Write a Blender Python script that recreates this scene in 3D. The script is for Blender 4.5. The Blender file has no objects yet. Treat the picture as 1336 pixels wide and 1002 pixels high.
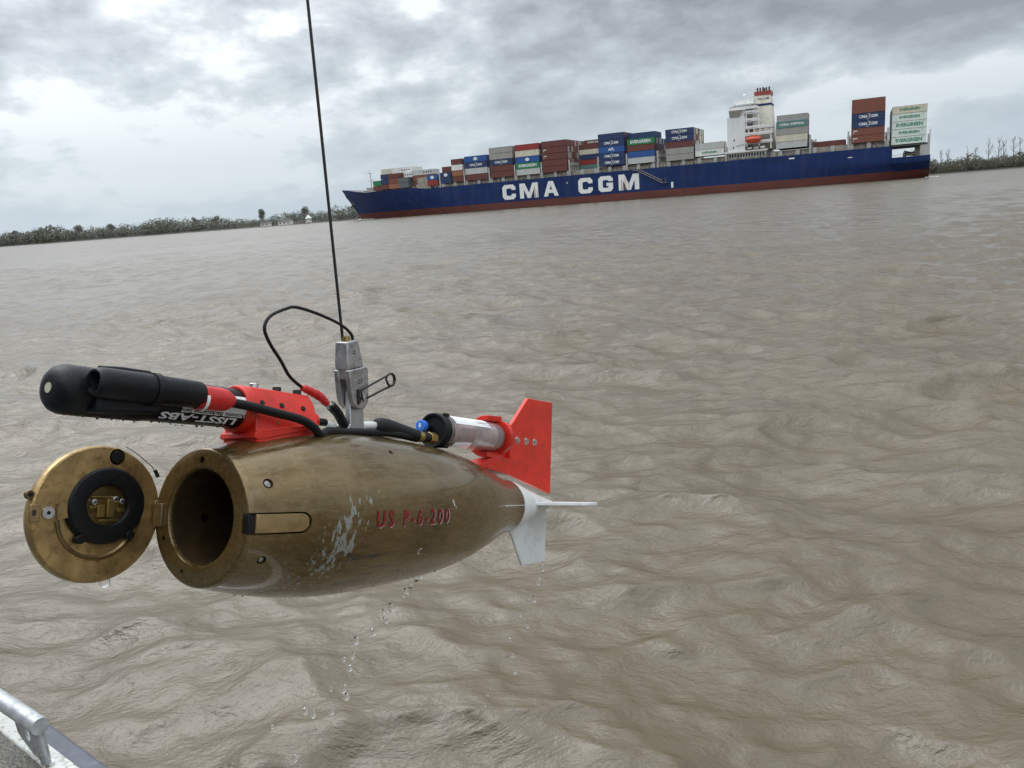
import bpy, bmesh, math, random
import numpy as np
from mathutils import Vector, Matrix
random.seed(7); RNG = np.random.default_rng(11)
SC = bpy.context.scene; COL = SC.collection
R = math.radians

# ------------------------------------------------------------------ camera
CAM_H = 3.4
PITCH, ROLL = R(13.31), R(4.55)
_R0 = Vector((1, 0, 0)); _F = Vector((0, math.cos(PITCH), -math.sin(PITCH))); _U0 = Vector((0, math.sin(PITCH), math.cos(PITCH)))
_RT = _R0*math.cos(ROLL) - _U0*math.sin(ROLL); _UP = _R0*math.sin(ROLL) + _U0*math.cos(ROLL)
CPOS = Vector((0, 0, CAM_H))
cd = bpy.data.cameras.new('camera'); cam = bpy.data.objects.new('camera', cd); COL.objects.link(cam)
cam.matrix_world = Matrix(((_RT.x, _UP.x, -_F.x, CPOS.x), (_RT.y, _UP.y, -_F.y, CPOS.y), (_RT.z, _UP.z, -_F.z, CPOS.z), (0, 0, 0, 1)))
cd.sensor_width = 36; cd.lens = 36*1003/1336; cd.clip_start = 0.05; cd.clip_end = 20000
SC.camera = cam
def at(px, py, depth):
    return CPOS + (_F + _RT*((px-668)/1003) - _UP*((py-501)/1003))*depth

# ------------------------------------------------------------------ sky
SUN_EL, SUN_AZ = 52.0, -48.0       # azimuth clockwise from +Y (north)
w = bpy.data.worlds.new("World"); SC.world = w; w.use_nodes = True
nt = w.node_tree; nt.nodes.clear(); N = nt.nodes; Lk = nt.links
def wn(t, **k):
    n = N.new(t)
    for a, b in k.items(): setattr(n, a, b)
    return n
def wmath(op, a, b=None, c=None):
    n = wn('ShaderNodeMath', operation=op)
    for i, v in enumerate((a, b, c)):
        if v is None: continue
        if isinstance(v, (int, float)): n.inputs[i].default_value = v
        else: Lk.new(v, n.inputs[i])
    return n.outputs[0]
out = wn('ShaderNodeOutputWorld'); bg = wn('ShaderNodeBackground'); bg.inputs[1].default_value = 0.1
Lk.new(bg.outputs[0], out.inputs[0])
sky = wn('ShaderNodeTexSky', sky_type='NISHITA', sun_disc=False); sky.sun_elevation = R(SUN_EL); sky.sun_rotation = R(SUN_AZ)
sky.air_density = 1.2; sky.dust_density = 3.0
tc = wn('ShaderNodeTexCoord'); sep = wn('ShaderNodeSeparateXYZ'); Lk.new(tc.outputs['Generated'], sep.inputs[0])
elev = wmath('MAXIMUM', sep.outputs[2], 0.0)
# cloud layer coordinates: puffs flattened towards the horizon
comb = wn('ShaderNodeCombineXYZ')
Lk.new(sep.outputs[0], comb.inputs[0]); Lk.new(sep.outputs[1], comb.inputs[1]); Lk.new(wmath('MULTIPLY', wmath('POWER', wmath('ADD', elev, 0.02), 0.85), 1.9), comb.inputs[2])
def wnoise(scale, detail, rough, dist, off):
    m = wn('ShaderNodeMapping'); m.inputs['Location'].default_value = off; Lk.new(comb.outputs[0], m.inputs[0])
    n = wn('ShaderNodeTexNoise'); n.inputs['Scale'].default_value = scale; n.inputs['Detail'].default_value = detail
    n.inputs['Roughness'].default_value = rough; n.inputs['Distortion'].default_value = dist
    Lk.new(m.outputs[0], n.inputs['Vector']); return n.outputs[0]
def ramp(src, stops, interp='EASE'):
    r = wn('ShaderNodeValToRGB'); r.color_ramp.interpolation = interp
    els = r.color_ramp.elements
    while len(els) < len(stops): els.new(.5)
    for e, (p, c) in zip(els, stops): e.position = p; e.color = (*c, 1) if isinstance(c, tuple) else (c, c, c, 1)
    Lk.new(src, r.inputs[0]); return r.outputs[0]
big = wnoise(2.6, 3, .5, .3, (3.1, .4, 1.9)); mid = wnoise(8.5, 8, .56, .15, (1.3, 4.2, .7)); fine = wnoise(21, 7, .6, .1, (5, 2, 3))
# brightness of the overcast: large masses + puffs
elr = wmath('MULTIPLY', elev, 4.0)
v = wmath('ADD', wmath('MULTIPLY', wmath('SUBTRACT', big, .5), 1.35), wmath('MULTIPLY', wmath('SUBTRACT', mid, .5), 1.0))
v = wmath('ADD', wmath('ADD', v, .715), wmath('MULTIPLY', wmath('SUBTRACT', fine, .5), .36))
def mass(px, py, wdt, amt):          # a broad grey cloud mass in the direction seen there
    global v
    d = (at(px, py, 1)-CPOS).normalized()
    sc = wn('ShaderNodeVectorMath', operation='MULTIPLY'); Lk.new(tc.outputs['Generated'], sc.inputs[0]); sc.inputs[1].default_value = (1, 1, 2.6)
    ds = wn('ShaderNodeVectorMath', operation='DISTANCE'); Lk.new(sc.outputs[0], ds.inputs[0]); ds.inputs[1].default_value = (d.x, d.y, d.z*2.6)
    g = wmath('MULTIPLY', wmath('MAXIMUM', wmath('SUBTRACT', 1.0, wmath('DIVIDE', ds.outputs['Value'], wdt)), 0.0), amt)
    v = wmath('SUBTRACT', v, g)
for a_ in ((1050, 45, .42, .24), (760, 20, .3, .12), (360, 60, .34, .16), (120, 30, .3, .10), (1290, 90, .10, -.18), (90, 110, .14, -.14), (930, 92, .09, -.20), (690, 60, .14, -.12), (1250, -420, .9, .16)): mass(*a_)
cl = ramp(v, [(.32, (.225, .245, .278)), (.48, (.305, .332, .370)), (.62, (.405, .445, .488)), (.75, (.52, .565, .605)), (.86, (.72, .755, .78))], 'LINEAR')
hz = ramp(elev, [(0.0, (.9,)*3), (.06, (.62,)*3), (.14, (.16,)*3), (.22, (0.0,)*3)])
mix1 = wn('ShaderNodeMix', data_type='RGBA'); Lk.new(hz, mix1.inputs[0]); Lk.new(cl, mix1.inputs[6]); mix1.inputs[7].default_value = (.43, .505, .565, 1)
mulc = wn('ShaderNodeMix', data_type='RGBA', blend_type='MULTIPLY'); mulc.inputs[0].default_value = 1
Lk.new(mix1.outputs[2], mulc.inputs[6])
# an overcast sky brightens smoothly towards the zenith
up = ramp(elev, [(0., 1.), (.25, 1.), (.55, .62), (1., .35)])     # inverse gain, kept below one
sv = wn('ShaderNodeVectorMath', operation='DOT_PRODUCT'); Lk.new(tc.outputs['Generated'], sv.inputs[0])
sv.inputs[1].default_value = (math.sin(R(SUN_AZ))*math.cos(R(SUN_EL)), math.cos(R(SUN_AZ))*math.cos(R(SUN_EL)), math.sin(R(SUN_EL)))
glow = wmath('POWER', wmath('MAXIMUM', sv.outputs['Value'], 0.0), 5.0)      # the veiled sun spreads a soft glow through the cloud
gain = wmath('MULTIPLY', wmath('DIVIDE', 9.8, up), wmath('ADD', 1.0, wmath('MULTIPLY', glow, .8))); gc = wn('ShaderNodeCombineXYZ')
for q_ in range(3): Lk.new(gain, gc.inputs[q_])
Lk.new(gc.outputs[0], mulc.inputs[7])
mixs = wn('ShaderNodeMix', data_type='RGBA'); mixs.inputs[0].default_value = .95
Lk.new(sky.outputs[0], mixs.inputs[6]); Lk.new(mulc.outputs[2], mixs.inputs[7]); Lk.new(mixs.outputs[2], bg.inputs[0])
w.cycles.sampling_method = 'MANUAL'; w.cycles.sample_map_resolution = 1024

# ------------------------------------------------------------------ sun behind the overcast
sl = bpy.data.lights.new('sun', 'SUN'); so = bpy.data.objects.new('sun', sl); COL.objects.link(so)
sl.energy = 0.7; sl.angle = R(46); sl.color = (1, .97, .92)
sd = Vector((math.sin(R(SUN_AZ))*math.cos(R(SUN_EL)), math.cos(R(SUN_AZ))*math.cos(R(SUN_EL)), math.sin(R(SUN_EL))))
so.rotation_euler = sd.to_track_quat('Z', 'Y').to_euler()
SC.view_settings.view_transform = 'Standard'; SC.view_settings.look = 'None'
SC.view_settings.exposure = 0.38; SC.view_settings.gamma = 1; SC.view_settings.use_curve_mapping = False
SC.render.engine = 'CYCLES'; SC.cycles.max_bounces = 8; SC.cycles.transparent_max_bounces = 12; SC.cycles.volume_bounces = 0

# ------------------------------------------------------------------ helpers: materials
class NT:
    def __init__(s, name):
        s.m = bpy.data.materials.new(name); s.m.use_nodes = True; s.t = s.m.node_tree
        s.b = s.t.nodes['Principled BSDF']; s._c = None
    def n(s, t, **k):
        n = s.t.nodes.new(t)
        for a, b in k.items(): setattr(n, a, b)
        return n
    def l(s, a, b): s.t.links.new(a, b)
    def co(s, scale=(1, 1, 1), kind='Object', loc=(0, 0, 0), rot=(0, 0, 0)):
        if s._c is None: s._c = s.n('ShaderNodeTexCoord')
        m = s.n('ShaderNodeMapping'); m.inputs['Scale'].default_value = scale; m.inputs['Location'].default_value = loc; m.inputs['Rotation'].default_value = rot
        s.l(s._c.outputs[kind], m.inputs[0]); return m.outputs[0]
    def noise(s, vec, scale, detail=4, rough=.5, dist=0):
        n = s.n('ShaderNodeTexNoise'); n.inputs['Scale'].default_value = scale; n.inputs['Detail'].default_value = detail
        n.inputs['Roughness'].default_value = rough; n.inputs['Distortion'].default_value = dist
        s.l(vec, n.inputs['Vector']); return n.outputs[0]
    def ramp(s, src, stops, interp='LINEAR'):
        r = s.n('ShaderNodeValToRGB'); r.color_ramp.interpolation = interp; e = r.color_ramp.elements
        while len(e) < len(stops): e.new(.5)
        for q, (p, c) in zip(e, stops): q.position = p; q.color = (*c, 1) if isinstance(c, tuple) else (c, c, c, 1)
        s.l(src, r.inputs[0]); return r.outputs[0]
    def math(s, op, a, b=None):
        n = s.n('ShaderNodeMath', operation=op)
        for i, v in enumerate((a, b)):
            if v is None: continue
            if isinstance(v, (int, float)): n.inputs[i].default_value = v
            else: s.l(v, n.inputs[i])
        return n.outputs[0]
    def mix(s, f, a, b, bt='MIX'):
        n = s.n('ShaderNodeMix', data_type='RGBA', blend_type=bt)
        for i, v in ((0, f), (6, a), (7, b)):
            if isinstance(v, (int, float)): n.inputs[i].default_value = v
            elif isinstance(v, tuple): n.inputs[i].default_value = (*v, 1)
            else: s.l(v, n.inputs[i])
        return n.outputs[2]
    def bump(s, h, strength=.3, dist=.01, normal=None):
        n = s.n('ShaderNodeBump'); n.inputs['Strength'].default_value = strength; n.inputs['Distance'].default_value = dist
        s.l(h, n.inputs['Height'])
        if normal is not None: s.l(normal, n.inputs['Normal'])
        return n.outputs[0]
    def set(s, **k):
        for a, v in k.items():
            i = s.b.inputs[a.replace('_', ' ')]
            if isinstance(v, (int, float)): i.default_value = v
            elif isinstance(v, tuple): i.default_value = (*v, 1) if len(v) == 3 and i.type == 'RGBA' else v
            else: s.l(v, i)
        return s
def simple(name, col, rough=.5, metal=0, var=.2, scale=8, dirt=None, bump=0, bscale=60, coat=0, stretch=(1, 1, 1), spec=.5):
    s = NT(name); c = s.co(stretch)
    nz = s.noise(c, scale, 5, .6)
    f = s.ramp(nz, [(.3, 1-var), (.7, 1+var*.6)])
    base = s.mix(1.0, col, f, 'MULTIPLY')
    if dirt:
        d = s.noise(s.co(stretch, loc=(3, 1, 2)), scale*2.3, 6, .65)
        base = s.mix(s.ramp(d, [(.52, 0.0), (.66, dirt[1])]), base, dirt[0])
    s.set(Base_Color=base, Roughness=rough, Metallic=metal, Coat_Weight=coat, Coat_Roughness=.08)
    s.b.inputs['Specular IOR Level'].default_value = spec
    if bump: s.set(Normal=s.bump(s.noise(c, bscale, 4), bump, .002))
    return s.m
# ------------------------------------------------------------------ helpers: objects
def sharp(me, ang=35):
    me.polygons.foreach_set('use_smooth', [True]*len(me.polygons))
    me.set_sharp_from_angle(angle=R(ang))
class MB:
    def __init__(s): s.v = []; s.f = []; s.mi = []; s.cur = 0
    def add(s, v, f):
        o = len(s.v); s.v += [tuple(x) for x in v]; s.f += [tuple(i+o for i in q) for q in f]; s.mi += [s.cur]*len(f); return s
    def box(s, a, b):
        (x0, y0, z0), (x1, y1, z1) = a, b
        return s.add([(x0, y0, z0), (x1, y0, z0), (x1, y1, z0), (x0, y1, z0), (x0, y0, z1), (x1, y0, z1), (x1, y1, z1), (x0, y1, z1)],
                     [(0, 3, 2, 1), (4, 5, 6, 7), (0, 1, 5, 4), (1, 2, 6, 5), (2, 3, 7, 6), (3, 0, 4, 7)])
    def hexa(s, v): return s.add(v, [(0, 3, 2, 1), (4, 5, 6, 7), (0, 1, 5, 4), (1, 2, 6, 5), (2, 3, 7, 6), (3, 0, 4, 7)])
    def tube(s, pts, r, n=8, cap=True):
        P = [Vector(p) for p in pts]; rs = r if isinstance(r, (list, tuple)) else [r]*len(P)
        up = None; rings = []
        for i, p in enumerate(P):
            t = (P[min(i+1, len(P)-1)] - P[max(i-1, 0)]).normalized()
            if up is None:
                up = Vector((0, 0, 1)) if abs(t.z) < .9 else Vector((1, 0, 0))
            a = (up - t*up.dot(t)).normalized(); up = a; b = t.cross(a)
            rings.append([p + (a*math.cos(k*2*math.pi/n) + b*math.sin(k*2*math.pi/n))*rs[i] for k in range(n)])
        v = [x for q in rings for x in q]; f = []
        for i in range(len(P)-1):
            for k in range(n): f.append((i*n+k, i*n+(k+1) % n, (i+1)*n+(k+1) % n, (i+1)*n+k))
        if cap: f.append(tuple(reversed(range(n)))); f.append(tuple((len(P)-1)*n+k for k in range(n)))
        return s.add(v, f)
    def lathe(s, prof, n=48, o=(0, 0, 0), ax='x', closed=False):
        # profile (t, r) revolved about an axis
        v = []; f = []; idx = []
        for (t, r) in prof:
            if r < 1e-6: idx.append([len(v)]); v.append((t, 0, 0))
            else:
                idx.append([len(v)+k for k in range(n)])
                v += [(t, r*math.cos(2*math.pi*k/n), r*math.sin(2*math.pi*k/n)) for k in range(n)]
        for i in range(len(prof)-1):
            A, B = idx[i], idx[i+1]
            for k in range(n):
                k2 = (k+1) % n
                if len(A) == 1 and len(B) == 1: continue
                if len(A) == 1: f.append((A[0], B[k], B[k2]))
                elif len(B) == 1: f.append((A[k2], A[k], B[0]))
                else: f.append((A[k], B[k], B[k2], A[k2]))
        if ax == 'x': v = [(o[0]+a, o[1]+b, o[2]+c) for a, b, c in v]
        elif ax == 'y': v = [(o[0]+b, o[1]+a, o[2]-c) for a, b, c in v]
        else: v = [(o[0]+b, o[1]+c, o[2]+a) for a, b, c in v]
        return s.add(v, f)
    def prism(s, poly, d0, d1, plane='xz'):
        # polygon in a plane, extruded from d0 to d1 along the third axis
        mk = {'xz': lambda p, d: (p[0], d, p[1]), 'xy': lambda p, d: (p[0], p[1], d), 'yz': lambda p, d: (d, p[0], p[1])}[plane]
        n = len(poly); v = [mk(p, d0) for p in poly] + [mk(p, d1) for p in poly]
        f = [tuple(range(n)), tuple(reversed(range(n, 2*n)))] + [(i, i+n, (i+1) % n + n, (i+1) % n) for i in range(n)]
        return s.add(v, f)
    def mesh(s, name, mats=None, ang=35, fixn=True):
        me = bpy.data.meshes.new(name); me.from_pydata(s.v, [], s.f)
        for m in (mats if isinstance(mats, (list, tuple)) else [mats]):
            me.materials.append(m)
        if any(s.mi): me.polygons.foreach_set('material_index', s.mi)
        if fixn:
            b = bmesh.new(); b.from_mesh(me); bmesh.ops.recalc_face_normals(b, faces=b.faces); b.to_mesh(me); b.free()
        sharp(me, ang); me.update(); return me
    def build(s, name, mat, parent=None, ang=35, bevel=0, label=None):
        return link(name, s.mesh(name, mat, ang), parent, bevel, label)
def link(name, me, parent=None, bevel=0, label=None):
    o = bpy.data.objects.new(name, me); COL.objects.link(o)
    if parent is not None: o.parent = parent
    if bevel:
        m = o.modifiers.new('bevel', 'BEVEL'); m.width = bevel; m.segments = 2; m.limit_method = 'ANGLE'; m.angle_limit = R(40)
    if label: o['label'] = label
    return o
def tag(o, label, cat, group=None):
    o['label'] = label; o['category'] = cat
    if group: o['group'] = group
    return o
def struct(o, kind='structure'): o['kind'] = kind; return o
def thing(name, label, cat, loc=(0, 0, 0), rz=0, group=None, mat=None):
    o = bpy.data.objects.new(name, None); COL.objects.link(o); o.empty_display_size = .2
    if mat is not None: o.matrix_world = mat
    else: o.location = loc; o.rotation_euler = (0, 0, rz)
    return tag(o, label, cat, group)
_txt = {}
def text_data(body, size, bold=0.0, spacing=1.0, align='CENTER', res=2):
    # outline of a word as flat triangles (verts, faces), centred
    key = (body, size, bold, spacing, align)
    if key in _txt: return _txt[key]
    cu = bpy.data.curves.new('lettering', 'FONT'); cu.body = body; cu.size = size; cu.offset = bold; cu.space_character = spacing
    cu.align_x = align; cu.align_y = 'CENTER'; cu.resolution_u = res; cu.fill_mode = 'FRONT'
    ob = bpy.data.objects.new('lettering', cu); COL.objects.link(ob)
    dg = bpy.context.evaluated_depsgraph_get(); me = bpy.data.meshes.new_from_object(ob.evaluated_get(dg))
    v = [tuple(x.co) for x in me.vertices]; f = [tuple(p.vertices) for p in me.polygons]
    bpy.data.objects.remove(ob); bpy.data.curves.remove(cu); bpy.data.meshes.remove(me)
    _txt[key] = (v, f); return v, f

# ------------------------------------------------------------------ materials
def mat_bronze(name, body=False):
    s = NT(name); c = s.co()
    big = s.noise(s.co((1, 1, 1)), 9, 5, .6, .4); grain = s.noise(s.co((1.5, 6, 6)), 22, 6, .65, .2); fine = s.noise(c, 160, 4, .6)
    base = s.ramp(big, [(.3, (.088, .051, .012)), (.5, (.142, .086, .022)), (.68, (.20, .132, .046))])
    base = s.mix(s.ramp(grain, [(.4, .0), (.75, .55)]), base, (.24, .185, .10))
    base = s.mix(s.ramp(s.noise(s.co(loc=(4, 2, 1)), 34, 5, .7), [(.70, 0.), (.80, .2)]), base, (.05, .036, .02))
    scr = s.noise(s.co((2.2, 70, 70), rot=(0, 0, R(4))), 7, 3, .6); scv = s.noise(s.co((60, 2, 3), rot=(R(8), R(10), 0), loc=(1, 3, 5)), 6, 3, .6)
    base = s.mix(s.ramp(scr, [(.60, 0.), (.68, .45)]), base, (.30, .22, .12)); base = s.mix(s.ramp(scv, [(.64, 0.), (.70, .35)]), base, (.05, .035, .015))
    rough = s.ramp(grain, [(.3, .17), (.7, .38)])
    metal = .6
    if body:
        sx = s.n('ShaderNodeSeparateXYZ'); s.l(s._c.outputs['Object'], sx.inputs[0])
        X, Y, Z = sx.outputs
        # worn remains of pale blue-grey paint, in a leaning band on the near flank
        cx = s.math('ADD', s.math('MULTIPLY', Z, .42), .172)
        dx = s.math('ABSOLUTE', s.math('SUBTRACT', X, cx))
        band = s.math('SUBTRACT', 1.0, s.math('MINIMUM', s.math('DIVIDE', dx, .056), 1.0))
        zf = s.math('SUBTRACT', 1.0, s.math('MINIMUM', s.math('DIVIDE', s.math('ABSOLUTE', s.math('ADD', Z, .035)), .082), 1.0))
        near = s.math('LESS_THAN', Y, 0.0)
        msk = s.math('MULTIPLY', s.math('MULTIPLY', s.math('POWER', band, .5), s.math('POWER', zf, .45)), near)
        chip = s.noise(s.co((1.3, 1, .5), rot=(0, R(-18), 0)), 105, 5, .66, .15)
        chip2 = s.noise(s.co((1, 1, .35), rot=(0, R(-12), 0), loc=(2, 5, 1)), 170, 3, .6)
        cc = s.math('ADD', s.math('ADD', chip, s.math('MULTIPLY', chip2, .3)), s.math('MULTIPLY', msk, .24))
        pm = s.math('MULTIPLY', s.ramp(cc, [(.85, 0.), (.88, 1.)]), s.ramp(msk, [(.08, 0.), (.2, 1.)]))
        # long dark rub marks low on the flank
        dk = s.noise(s.co((1.0, 1, 5), rot=(0, R(14), 0)), 15, 5, .6)
        dm = s.math('MULTIPLY', s.ramp(dk, [(.55, 0.), (.66, .85)]), s.math('MULTIPLY', s.ramp(s.math('MULTIPLY', Z, -1.0), [(.035, 0.), (.06, 1.), (.10, 1.), (.12, 0.)]), s.ramp(X, [(.10, 0.), (.14, 1.), (.25, 1.), (.30, 0.)])))
        base = s.mix(dm, base, (.03, .032, .036))
        base = s.mix(s.math('MULTIPLY', pm, .8), base, (.27, .30, .29))
        metal = s.math('MULTIPLY', s.math('SUBTRACT', 1.0, pm), .6)
    s.set(Base_Color=base, Roughness=rough, Metallic=metal, Coat_Weight=.55 if body else .25, Coat_Roughness=.04,
          Normal=s.bump(s.math('ADD', fine, s.math('MULTIPLY', big, 2.0)), .12, .0010))
    return s.m
BRONZE_BODY = mat_bronze('wet_bronze', True); BRONZE = mat_bronze('bronze')
BRASS = simple('brass', (.42, .30, .10), .3, .9, .3, 60)
LIDB = simple('golden_bronze_face', (.46, .30, .12), .34, .7, .45, 26, ((.17, .11, .045), .7), .25, 120, coat=.25)
GOLDEN = simple('bright_bronze_edge', (.36, .25, .12), .35, .7, .35, 40, bump=.2)
BLACKP = simple('black_plastic', (.005, .0055, .008), .42, 0, .3, 30, ((.02, .02, .02), .4), .25, 220, spec=.28)
RUBBER = simple('black_rubber', (.005, .005, .006), .45, 0, .3, 40, bump=.3, bscale=120, spec=.3)
REDP = simple('red_printed_plastic', (.66, .026, .012), .38, 0, .22, 14, ((.40, .02, .012), .5), bump=.2, bscale=260)
REDT = simple('red_tape', (.60, .02, .02), .35, 0, .25, 40, bump=.4, bscale=60)
REDPAINT = simple('dark_red_paint', (.22, .008, .012), .5, 0, .5, 90)
WHITEP = simple('white_worn_paint', (.76, .78, .77), .4, 0, .08, 12, ((.4, .39, .35), .35), .15, 90)
WHITET = simple('white_tube_plastic', (.80, .80, .78), .35, 0, .06, 10)
STEEL = simple('brushed_steel', (.42, .42, .42), .36, .85, .25, 40, bump=.2, bscale=90, stretch=(4, 4, 1))
PLATED = simple('dull_zinc_plate', (.46, .45, .45), .40, .8, .35, 30, ((.12, .11, .10), .6), .3, 150)
DARKW = simple('dark_wire', (.04, .038, .035), .4, .5, .3, 200)
SILVER = simple('silver_screw', (.62, .62, .62), .25, .95, .1, 100)
LABELW = simple('white_label', (.82, .82, .82), .4, 0, .05, 30)
LABELG = simple('grey_label_print', (.18, .18, .19), .5)
GALV = simple('galvanised_steel', (.50, .52, .54), .45, .55, .3, 26, ((.75, .77, .8), .6), .3, 90)
BLUEC = simple('blue_cap_plastic', (.03, .16, .62), .35, 0, .1, 40)
DROPM = NT('water_drop'); DROPM.set(Base_Color=(1., 1., 1.), Roughness=.02, IOR=1.33, Transmission_Weight=1.0); DROPM = DROPM.m
GLASS = NT('clear_acrylic')
GLASS.set(Base_Color=(.96, .90, .90), Roughness=.03, IOR=1.2, Transmission_Weight=.9, Coat_Weight=.5); GLASS = GLASS.m

# ------------------------------------------------------------------ river
def mat_water():
    s = NT('muddy_river_water')
    geo = s.n('ShaderNodeNewGeometry')
    def co(scale, rz=0., loc=(0, 0, 0)):
        m = s.n('ShaderNodeMapping'); m.inputs['Scale'].default_value = scale; m.inputs['Rotation'].default_value = (0, 0, rz); m.inputs['Location'].default_value = loc
        s.l(geo.outputs['Position'], m.inputs[0]); return m.outputs[0]
    # the farther stretch of river has more unresolved wind ripple, hence a rougher sheen
    dv = s.n('ShaderNodeVectorMath', operation='LENGTH'); s.l(geo.outputs['Position'], dv.inputs[0]); dist = s.math('DIVIDE', dv.outputs['Value'], 220.0)
    silt = s.noise(co((.25, .25, .25)), 1, 4, .6, .6)
    base = s.ramp(silt, [(.3, (.092, .068, .037)), (.7, (.122, .094, .056))])
    foam = s.noise(co((.55, 2.2, 1), R(12)), 1.6, 8, .72, .5)
    foam2 = s.noise(co((1, 1, 1), 0, (7, 2, 0)), .16, 3, .5)
    fm = s.math('MULTIPLY', s.ramp(foam, [(.745, 0.), (.82, 1.)]), s.ramp(foam2, [(.56, 0.), (.68, .5)]))
    base = s.mix(fm, base, (.62, .61, .58))
    def ridge(vec, scale, detail, rough):
        n = s.n('ShaderNodeTexNoise'); n.noise_type = 'RIDGED_MULTIFRACTAL'; n.inputs['Scale'].default_value = scale; n.inputs['Detail'].default_value = detail
        n.inputs['Roughness'].default_value = rough; n.inputs['Distortion'].default_value = .25; n.inputs['Offset'].default_value = .8; n.inputs['Gain'].default_value = 1.6
        s.l(vec, n.inputs['Vector']); return n.outputs[0]
    r0 = s.noise(co((1, 1.7, 1), R(14)), 17, 4, .6, .4)
    r1 = ridge(co((.9, 1.6, 1), R(22)), 3.2, 5, .6)
    r4 = s.noise(co((1, 1.7, 1), R(16), (1, 2, 0)), 6.5, 5, .6, .5)
    r5 = s.noise(co((1, 2.0, 1), R(9), (4, 2, 0)), 2.1, 6, .64, .5)
    r3 = s.noise(co((1, 1.6, 1), R(5), (3, 8, 0)), .6, 6, .62, .5)
    # wind ripple is weaker in the lee of the boat and stronger out on the river
    lee = s.math('MINIMUM', s.math('ADD', .45, s.math('MULTIPLY', dist, 6.0)), 1.5)
    nb = s.bump(s.math('MULTIPLY', r3, lee), .5, .26); nb = s.bump(s.math('MULTIPLY', r5, lee), .5, .12, nb); nb = s.bump(s.math('MULTIPLY', r4, lee), .5, .036, nb); nb = s.bump(s.math('MULTIPLY', r1, lee), .35, .010, nb); nb = s.bump(r0, .5, .0075, nb)
    s.set(Base_Color=base, Roughness=s.math('ADD', s.math('ADD', .11, s.math('MULTIPLY', s.math('MINIMUM', dist, 1.0), .15)), s.math('MULTIPLY', fm, .5)), IOR=1.56, Normal=nb)
    return s.m
WATER = mat_water()
def build_water():
    # polar sheet, finest towards the river; real waves by a sum of trochoidal components
    fine = np.radians(np.linspace(-52, 52, 640)); rest = np.radians(np.linspace(52, 308, 90))[1:-1]
    th = np.concatenate([fine, rest]); nc = len(th)
    r = np.concatenate([[.6], np.geomspace(1.5, 7000, 1300)]); nr = len(r)
    dr = np.gradient(r)
    Rr, Th = np.meshgrid(r, th, indexing='ij'); X = (Rr*np.sin(Th)); Y = (Rr*np.cos(Th)); Z = np.zeros_like(X)
    sp = np.maximum(dr[:, None]*1.0, np.where(np.abs(Th) < R(53), Rr*np.radians(104/640), Rr*.05))
    XX = X.copy(); YY = Y.copy()
    K = 150; lam = np.exp(RNG.uniform(np.log(.17), np.log(5.0), K)); ang = np.radians(258) + RNG.normal(0, R(38), K)
    wgt = np.exp(-((np.log(lam)-np.log(.8))/1.0)**2)*.5+.36
    amp = .0265*wgt*lam/(2*np.pi); ph = RNG.uniform(0, 2*np.pi, K)
    gust = .8+.35*np.sin(X*.045+1.1)*np.sin(Y*.06+.4)+.2*np.sin(X*.14-Y*.10)
    for l, a, t, p in zip(lam, amp*np.sqrt(2), ang, ph):
        k = 2*np.pi/l; kx, ky = np.cos(t), np.sin(t)
        fade = np.clip((l/sp-1.7)/1.6, 0, 1)
        rows = np.where(fade.max(1) > 0)[0]
        if len(rows) == 0: continue
        m = slice(0, rows[-1]+1)
        q = k*(X[m]*kx+Y[m]*ky)+p+.35*np.sin(X[m]*.9*ky*2/l+p*3)
        A = a*1.5*fade[m]*gust[m]; Z[m] += A*np.sin(q); XX[m] += A*kx*np.cos(q)*.9; YY[m] += A*ky*np.cos(q)*.9
    # short-lived steeper crests: packets with a lit back and a steep face towards the boat
    packs = [(-1.5, 4.9, 1.3, .50, 12, .14), (-2.9, 5.3, .8, .40, 20, .10), (.35, 6.4, .9, .4, 8, .10), (1.3, 6.0, .8, .35, -14, .08), (1.9, 6.7, 1.1, .3, -30, .08),
             (6.2, 12.3, 1.9, .5, -4, .17), (3.4, 10.2, 1.2, .4, 8, .12), (-2.4, 10.5, 1.3, .4, 14, .11), (4.4, 8.2, 1.0, .35, -25, .08)]
    rg = np.random.default_rng(5)
    for _ in range(130):
        yy = rg.uniform(7, 90); packs.append((rg.uniform(-1, 1)*yy*.75, yy, rg.uniform(.5, 1.6), rg.uniform(.22, .5), rg.normal(5, 14), rg.uniform(.04, .09)))
    for (cx, cy, a_, b_, rot, A) in packs:
        c_, s_ = np.cos(R(rot)), np.sin(R(rot)); near = (np.abs(X-cx) < 4*a_) & (np.abs(Y-cy) < 4*a_)
        if not near.any(): continue
        u_ = (X[near]-cx)*c_+(Y[near]-cy)*s_; w_ = -(X[near]-cx)*s_+(Y[near]-cy)*c_
        w_ = w_+.18*np.sin(u_*2.1/a_+cx)*b_+.12*np.sin(u_*5.3+cy)*b_
        g_ = np.exp(-(u_/a_)**2); prof_ = np.where(w_ > 0, np.exp(-(w_/(b_*2.3))**2), np.exp(-(w_/(b_*1.35))**2))-.25*np.exp(-((w_+b_*2.4)/(b_*1.6))**2)
        Z[near] += A*g_*prof_
    v = np.stack([XX, YY, Z], -1).reshape(-1, 3).astype(np.float32)
    i = np.arange(nr-1)[:, None]*nc; j = np.arange(nc)[None]; j2 = (j+1) % nc
    f = np.stack([i+j, i+j2, i+nc+j2, i+nc+j], -1).reshape(-1, 4).astype(np.int32)
    f = f[:, ::-1]
    me = bpy.data.meshes.new('river_water'); me.vertices.add(len(v)); me.vertices.foreach_set('co', v.ravel())
    me.loops.add(f.size); me.loops.foreach_set('vertex_index', f.ravel()); me.polygons.add(len(f))
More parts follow.
